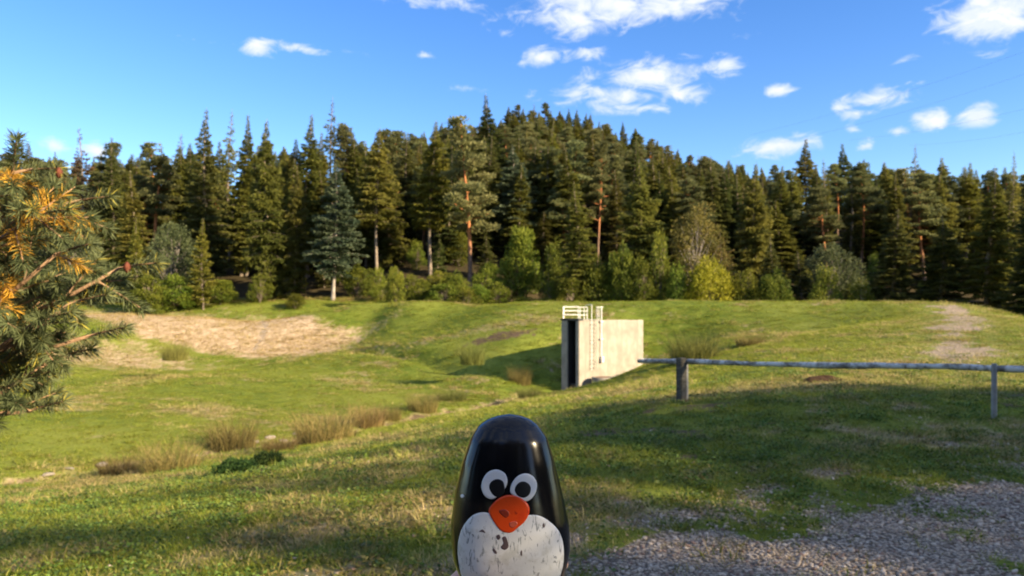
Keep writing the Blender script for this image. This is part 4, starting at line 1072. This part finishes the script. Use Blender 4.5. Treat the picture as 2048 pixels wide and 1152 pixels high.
# ------------------------------------------------------------------ painted stone held up in a hand
SD = .40
PROF = [(828,1019,0),(831,1019,22),(838,1018,42),(850,1017,59),(876,1018,77),(922,1017,92),(983,1017,107),(1045,1020,118),(1090,1022,118),(1120,1022,114),(1149,1024,105),(1180,1025,88),(1205,1025,62),(1218,1025,36),(1223,1025,0)]
PR_ = np.array(PROF, float)
pyv = PR_[:, 0]; cxv = (PR_[:, 1]-HX)/F*SD; hwv = PR_[:, 2]/F*SD; zv = EYE+(HY-pyv)/F*SD
def s_prof(z):
    q = -(np.asarray(z)); return np.interp(q, -zv, cxv), np.interp(q, -zv, hwv)
def s_depth(hw): return hw*.74
def front_y(x, z):
    c, h = s_prof(z); h = np.maximum(h, 1e-5); k = np.clip(1-np.abs((x-c)/h)**2.2, 0, 1)
    return SD-s_depth(h)*k**(1/2.2)
sz0 = zv[-1]; SB = np.array([0, SD, sz0])
stone = link('painted_stone', None, None, SB); tag(stone, 'glossy black pebble painted as a penguin with white belly and orange beak', 'painted stone')
# smooth profile
tq = np.linspace(0, 1, 64); zq = zv[0]+(zv[-1]-zv[0])*(.5-.5*np.cos(tq*pi)); V = []; nS = 72
for z_ in zq:
    c, h = s_prof(z_)
    for k in range(nS):
        th = 2*pi*k/nS; ca, sa = cos(th), sin(th)
        V.append((c+h*np.sign(ca)*abs(ca)**(2/2.2), s_depth(h)*np.sign(sa)*abs(sa)**(2/2.2), z_-sz0))
Q = [(j*nS+k, j*nS+(k+1) % nS, (j+1)*nS+(k+1) % nS, (j+1)*nS+k) for j in range(63) for k in range(nS)]
mblk, t_, o_ = new_mat('black_gloss_paint')
p_ = t_.new('ShaderNodeTexCoord').outputs['Object']; n1_ = t_.noise(60, 5, p_, .6); n2_ = t_.noise(420, 3, p_, .6)
pb_ = principled(t_, o_, t_.mix(t_.ramp(n2_, .74, .78), C3(.0045, .005, .007), C3(.05, .055, .06)), t_.ramp(n1_, .3, .8, .12, .26), .42, t_.noise(45, 3, p_, .5), .05, .002)
link('body', mesh_np('stone_body', V, Q, mblk, True), stone)
def patch(name, outline, mat, lift, parent, rings=14, nb=72, edge=.0):
    """painted patch: photo-pixel outline laid on the stone's front"""
    O = np.array(outline, float); n = len(O)
    # closed Catmull-Rom resample
    ts = np.linspace(0, n, nb, endpoint=False); P = []
    for t in ts:
        i = int(t); f = t-i; a, b, c, d = O[(i-1) % n], O[i % n], O[(i+1) % n], O[(i+2) % n]
        P.append(.5*((2*b)+(-a+c)*f+(2*a-5*b+4*c-d)*f*f+(-a+3*b-3*c+d)*f**3))
    P = np.array(P); cen = P.mean(0); V = []; R = [1.0]+[1-(i+.25)/rings for i in range(rings)]+[.001]
    for i, r_ in enumerate(R):
        q = cen+(P-cen)*r_
        # pixel -> x,z on the stone surface (iterate on depth)
        yv = np.full(nb, SD-.02)
        for _ in range(6):
            x_ = (q[:, 0]-HX)/F*yv; z_ = EYE+(HY-q[:, 1])/F*yv; yv = front_y(x_, z_)
        x_ = (q[:, 0]-HX)/F*yv; z_ = EYE+(HY-q[:, 1])/F*yv
        lf = -.0001 if i == 0 else lift
        V.append(np.c_[x_, yv-lf-SD, z_-sz0])
    V = np.concatenate(V); m = len(R)
    Q = [(j*nb+k, (j+1)*nb+k, (j+1)*nb+(k+1) % nb, j*nb+(k+1) % nb) for j in range(m-1) for k in range(nb)]
    return link(name, mesh_np(name, V, Q, mat, True), parent)
def paint_material(name, col, dark, amt, rough=.35, scale=300, worn=None, stretch=(1, 1, 1)):
    m, t, o = new_mat(name)
    p = t.new('ShaderNodeTexCoord').outputs['Object']; ps = t.vmath('MULTIPLY', p, stretch).outputs[0]
    n = t.noise(scale, 5, ps, .6, 1.2); n2 = t.noise(110, 4, p, .6)
    c = t.mix(t.ramp(n, amt, amt+.1), C3(*col), C3(*dark))
    if worn: c = t.mix(t.ramp(n2, .52, .68, 0, .75), c, C3(*worn))
    principled(t, o, c, rough, .45, n2, .12, .002); return m
M_white = paint_material('white_paint', (.78, .79, .78), (.28, .30, .31), .555, .4, 230, (.58, .58, .53), (1.7, 1, .7))
M_eye = paint_material('eye_paint', (.78, .79, .78), (.5, .5, .5), .66, .35)
M_pup = paint_material('pupil_paint', (.004, .004, .005), (.006, .006, .006), .6, .4)
M_orange = paint_material('orange_paint', (.86, .075, .006), (.50, .03, .006), .58, .32, 190, (.78, .045, .006))
z2 = lambda pts: [(860+x_/3.272, 800+y_/3.272) for x_, y_ in pts]
belly = patch('belly', z2([(180,960),(205,850),(265,765),(335,735),(400,742),(520,760),(640,752),(715,757),(790,800),(850,870),(876,970),(868,1100),(820,1210),(700,1290),(520,1310),(340,1270),(225,1190),(190,1080)]), M_white, .00035, stone, 22, 110)
beak = patch('beak', z2([(384,735),(400,690),(455,640),(520,620),(590,636),(640,680),(652,730),(625,790),(575,835),(530,868),(470,858),(425,810)]), M_orange, .0006, stone, 12, 64)
M_mark = paint_material('dark_smudge', (.10, .07, .075), (.3, .3, .3), .62, .6)
for pts_ in ([(470,900),(495,890),(512,930),(515,960),(490,982),(462,965),(480,935)], [(432,890),(452,878),(462,900),(446,915)], [(320,860),(345,845),(365,870),(340,862)], [(735,820),(745,800),(752,825),(742,835)], [(590,1000),(600,980),(604,1010),(596,1020)], [(410,980),(420,970),(440,1000),(424,1004)]):
    patch('smudge', z2(pts_), M_mark, .00045, belly, 4, 24)
patch('nostril', z2([(450,720),(500,715),(520,745),(500,770),(470,752)]), paint_material('beak_dark', (.30, .03, .010), (.6, .06, .01),   .55, .4), .0007, beak, 4, 24)
patch('pale_dab', z2([(520,800),(560,790),(575,810),(545,835),(520,825)]), paint_material('beak_pale', (.66, .12, .06), (.7, .08, .02), .55, .4), .0007, beak, 4, 24)  # paler paint mark on the beak
e1 = patch('eye', z2([(335,570),(350,510),(385,468),(440,455),(490,480),(508,530),(492,578),(455,610),(430,640),(395,650),(355,625)]), M_eye, .0003, stone, 8, 56)
patch('pupil', z2([(385,572),(400,532),(440,514),(478,530),(490,570),(484,610),(450,636),(412,622)]), M_pup, .0004, e1, 6, 40)
e2 = patch('eye', z2([(524,600),(535,545),(570,500),(620,480),(670,495),(700,545),(694,600),(665,645),(628,664),(590,650),(550,628)]), M_eye, .0003, stone, 8, 56)
patch('pupil', z2([(553,588),(570,548),(605,530),(642,542),(662,575),(650,620),(612,640),(572,625)]), M_pup, .0004, e2, 6, 40)
patch('paint_fleck', z2([(198,628),(210,615),(224,628),(211,642)]), M_eye, .0005, stone, 3, 20)

# ---- the hand: one skin, five fingers closed on the lower end of the stone
mskin, t_, o_ = new_mat('skin')
p_ = t_.new('ShaderNodeTexCoord').outputs['Object']; nn = t_.noise(90, 5, p_, .6)
pk_ = principled(t_, o_, t_.mix(t_.ramp(nn, .3, .7), C3(.62, .36, .26), C3(.74, .47, .36)), .5, .35, t_.noise(500, 4, p_, .6), .15, .001)
pk_.inputs['Subsurface Weight'].default_value = .25; pk_.inputs['Subsurface Radius'].default_value = (.008, .004, .002); pk_.inputs['Subsurface Scale'].default_value = .6
hand = link('person', None, None, (-.085, .37, 1.33)); tag(hand, "hand holding up the painted penguin stone from below, fingertips at its edges", 'person')
hl = np.array(hand.location)
HV = []; HE = []; HR = []
def hv(p, r): HV.append(tuple(np.array(p)-hl)); HR.append(r); return len(HV)-1
elbow = hv((-.215, .165, 1.13), .040); fore = hv((-.155, .26, 1.225), .034); wrist = hv((-.098, .345, 1.318), .027); HE += [(elbow, fore), (fore, wrist)]
palm0 = hv((-.074, .382, 1.355), .030); palm1 = hv((-.058, .412, 1.392), .028); HE += [(wrist, palm0), (palm0, palm1)]
def chain(root, pts):
    a = root
    for p, r in pts: b = hv(p, r); HE.append((a, b)); a = b
chain(palm1, [((-.046, .424, 1.420), .0105), ((-.028, .436, 1.443), .0092), ((.004, .4365, 1.4555), .0085), ((.0245, .4245, 1.4585), .0075), ((.0285, .4145, 1.4575), .0062)])
chain(palm1, [((-.040, .424, 1.405), .0105), ((-.020, .438, 1.422), .0094), ((.010, .436, 1.434), .0088), ((.026, .420, 1.434), .0078), ((.026, .405, 1.432), .0066)])
chain(palm1, [((-.038, .418, 1.389), .0100), ((-.016, .431, 1.403), .0090), ((.010, .428, 1.412), .0084), ((.022, .412, 1.412), .0074), ((.018, .398, 1.411), .0064)])
chain(palm1, [((-.040, .408, 1.374), .0090), ((-.020, .418, 1.384), .0080), ((.002, .416, 1.391), .0072), ((.013, .403, 1.392), .0064), ((.010, .392, 1.392), .0056)])
chain(palm0, [((-.066, .366, 1.385), .0150), ((-.056, .360, 1.418), .0115), ((-.036, .3615, 1.447), .0102), ((-.0165, .3645, 1.4605), .0090), ((-.0085, .3665, 1.4630), .0070)])
me = bpy.data.meshes.new('hand'); me.from_pydata(HV, HE, []); me.materials.append(mskin)
ho = link('hand', me, hand)
sk = ho.modifiers.new('skin', 'SKIN'); sk.use_smooth_shade = True
if not me.skin_vertices: 
    bpy.context.view_layer.objects.active = ho
for i, r_ in enumerate(HR):
    v = me.skin_vertices[0].data[i]; v.radius = (r_, r_*.92 if i > 4 else r_*.72); v.use_root = (i == 3)
ss_ = ho.modifiers.new('sub', 'SUBSURF'); ss_.levels = 2; ss_.render_levels = 2
mnail = paint_material('nail', (.74, .50, .42), (.7, .46, .4), .6, .3)
def nail(c, n_, up_, l, w_):
    n_ = np.array(n_, float); n_ /= np.linalg.norm(n_); u_ = np.array(up_, float); u_ -= u_.dot(n_)*n_; u_ /= np.linalg.norm(u_); s_ = np.cross(n_, u_)
    V = []; Q = []
    for j in range(6):
        for k in range(7):
            a = (k/6-.5)*2; b = j/5*2-1; V.append(np.array(c)-hl+u_*b*l*(1-.12*a*a)+s_*a*w_*(1-.15*max(b, 0)**2)-n_*(.25*w_*a*a)+n_*.0004)
    for j in range(5):
        for k in range(6): Q.append((j*7+k, j*7+k+1, (j+1)*7+k+1, (j+1)*7+k))
    return link('nail', mesh_np('nail', V, Q, mnail, True), ho)
nail((-.0135, .3555, 1.4628), (0, -1, .25), (1, 0, .35), .0065, .0052)
mslv, t_, o_ = new_mat('dark_sleeve'); nn = t_.noise(60, 4, t_.new('ShaderNodeTexCoord').outputs['Object'], .6)
principled(t_, o_, t_.mix(nn, C3(.03, .04, .06), C3(.06, .075, .10)), .9, .1, nn, .4, .01)
g = Geo(); sp_ = np.array([(-.145, .275, 1.24), (-.160, .252, 1.217), (-.20, .19, 1.155), (-.26, .09, 1.06), (-.31, -.05, .98)])-hl
g.tube(sp_, [.046, .050, .054, .060, .068], 20); link('sleeve', g.mesh('sleeve', mslv, True), hand)
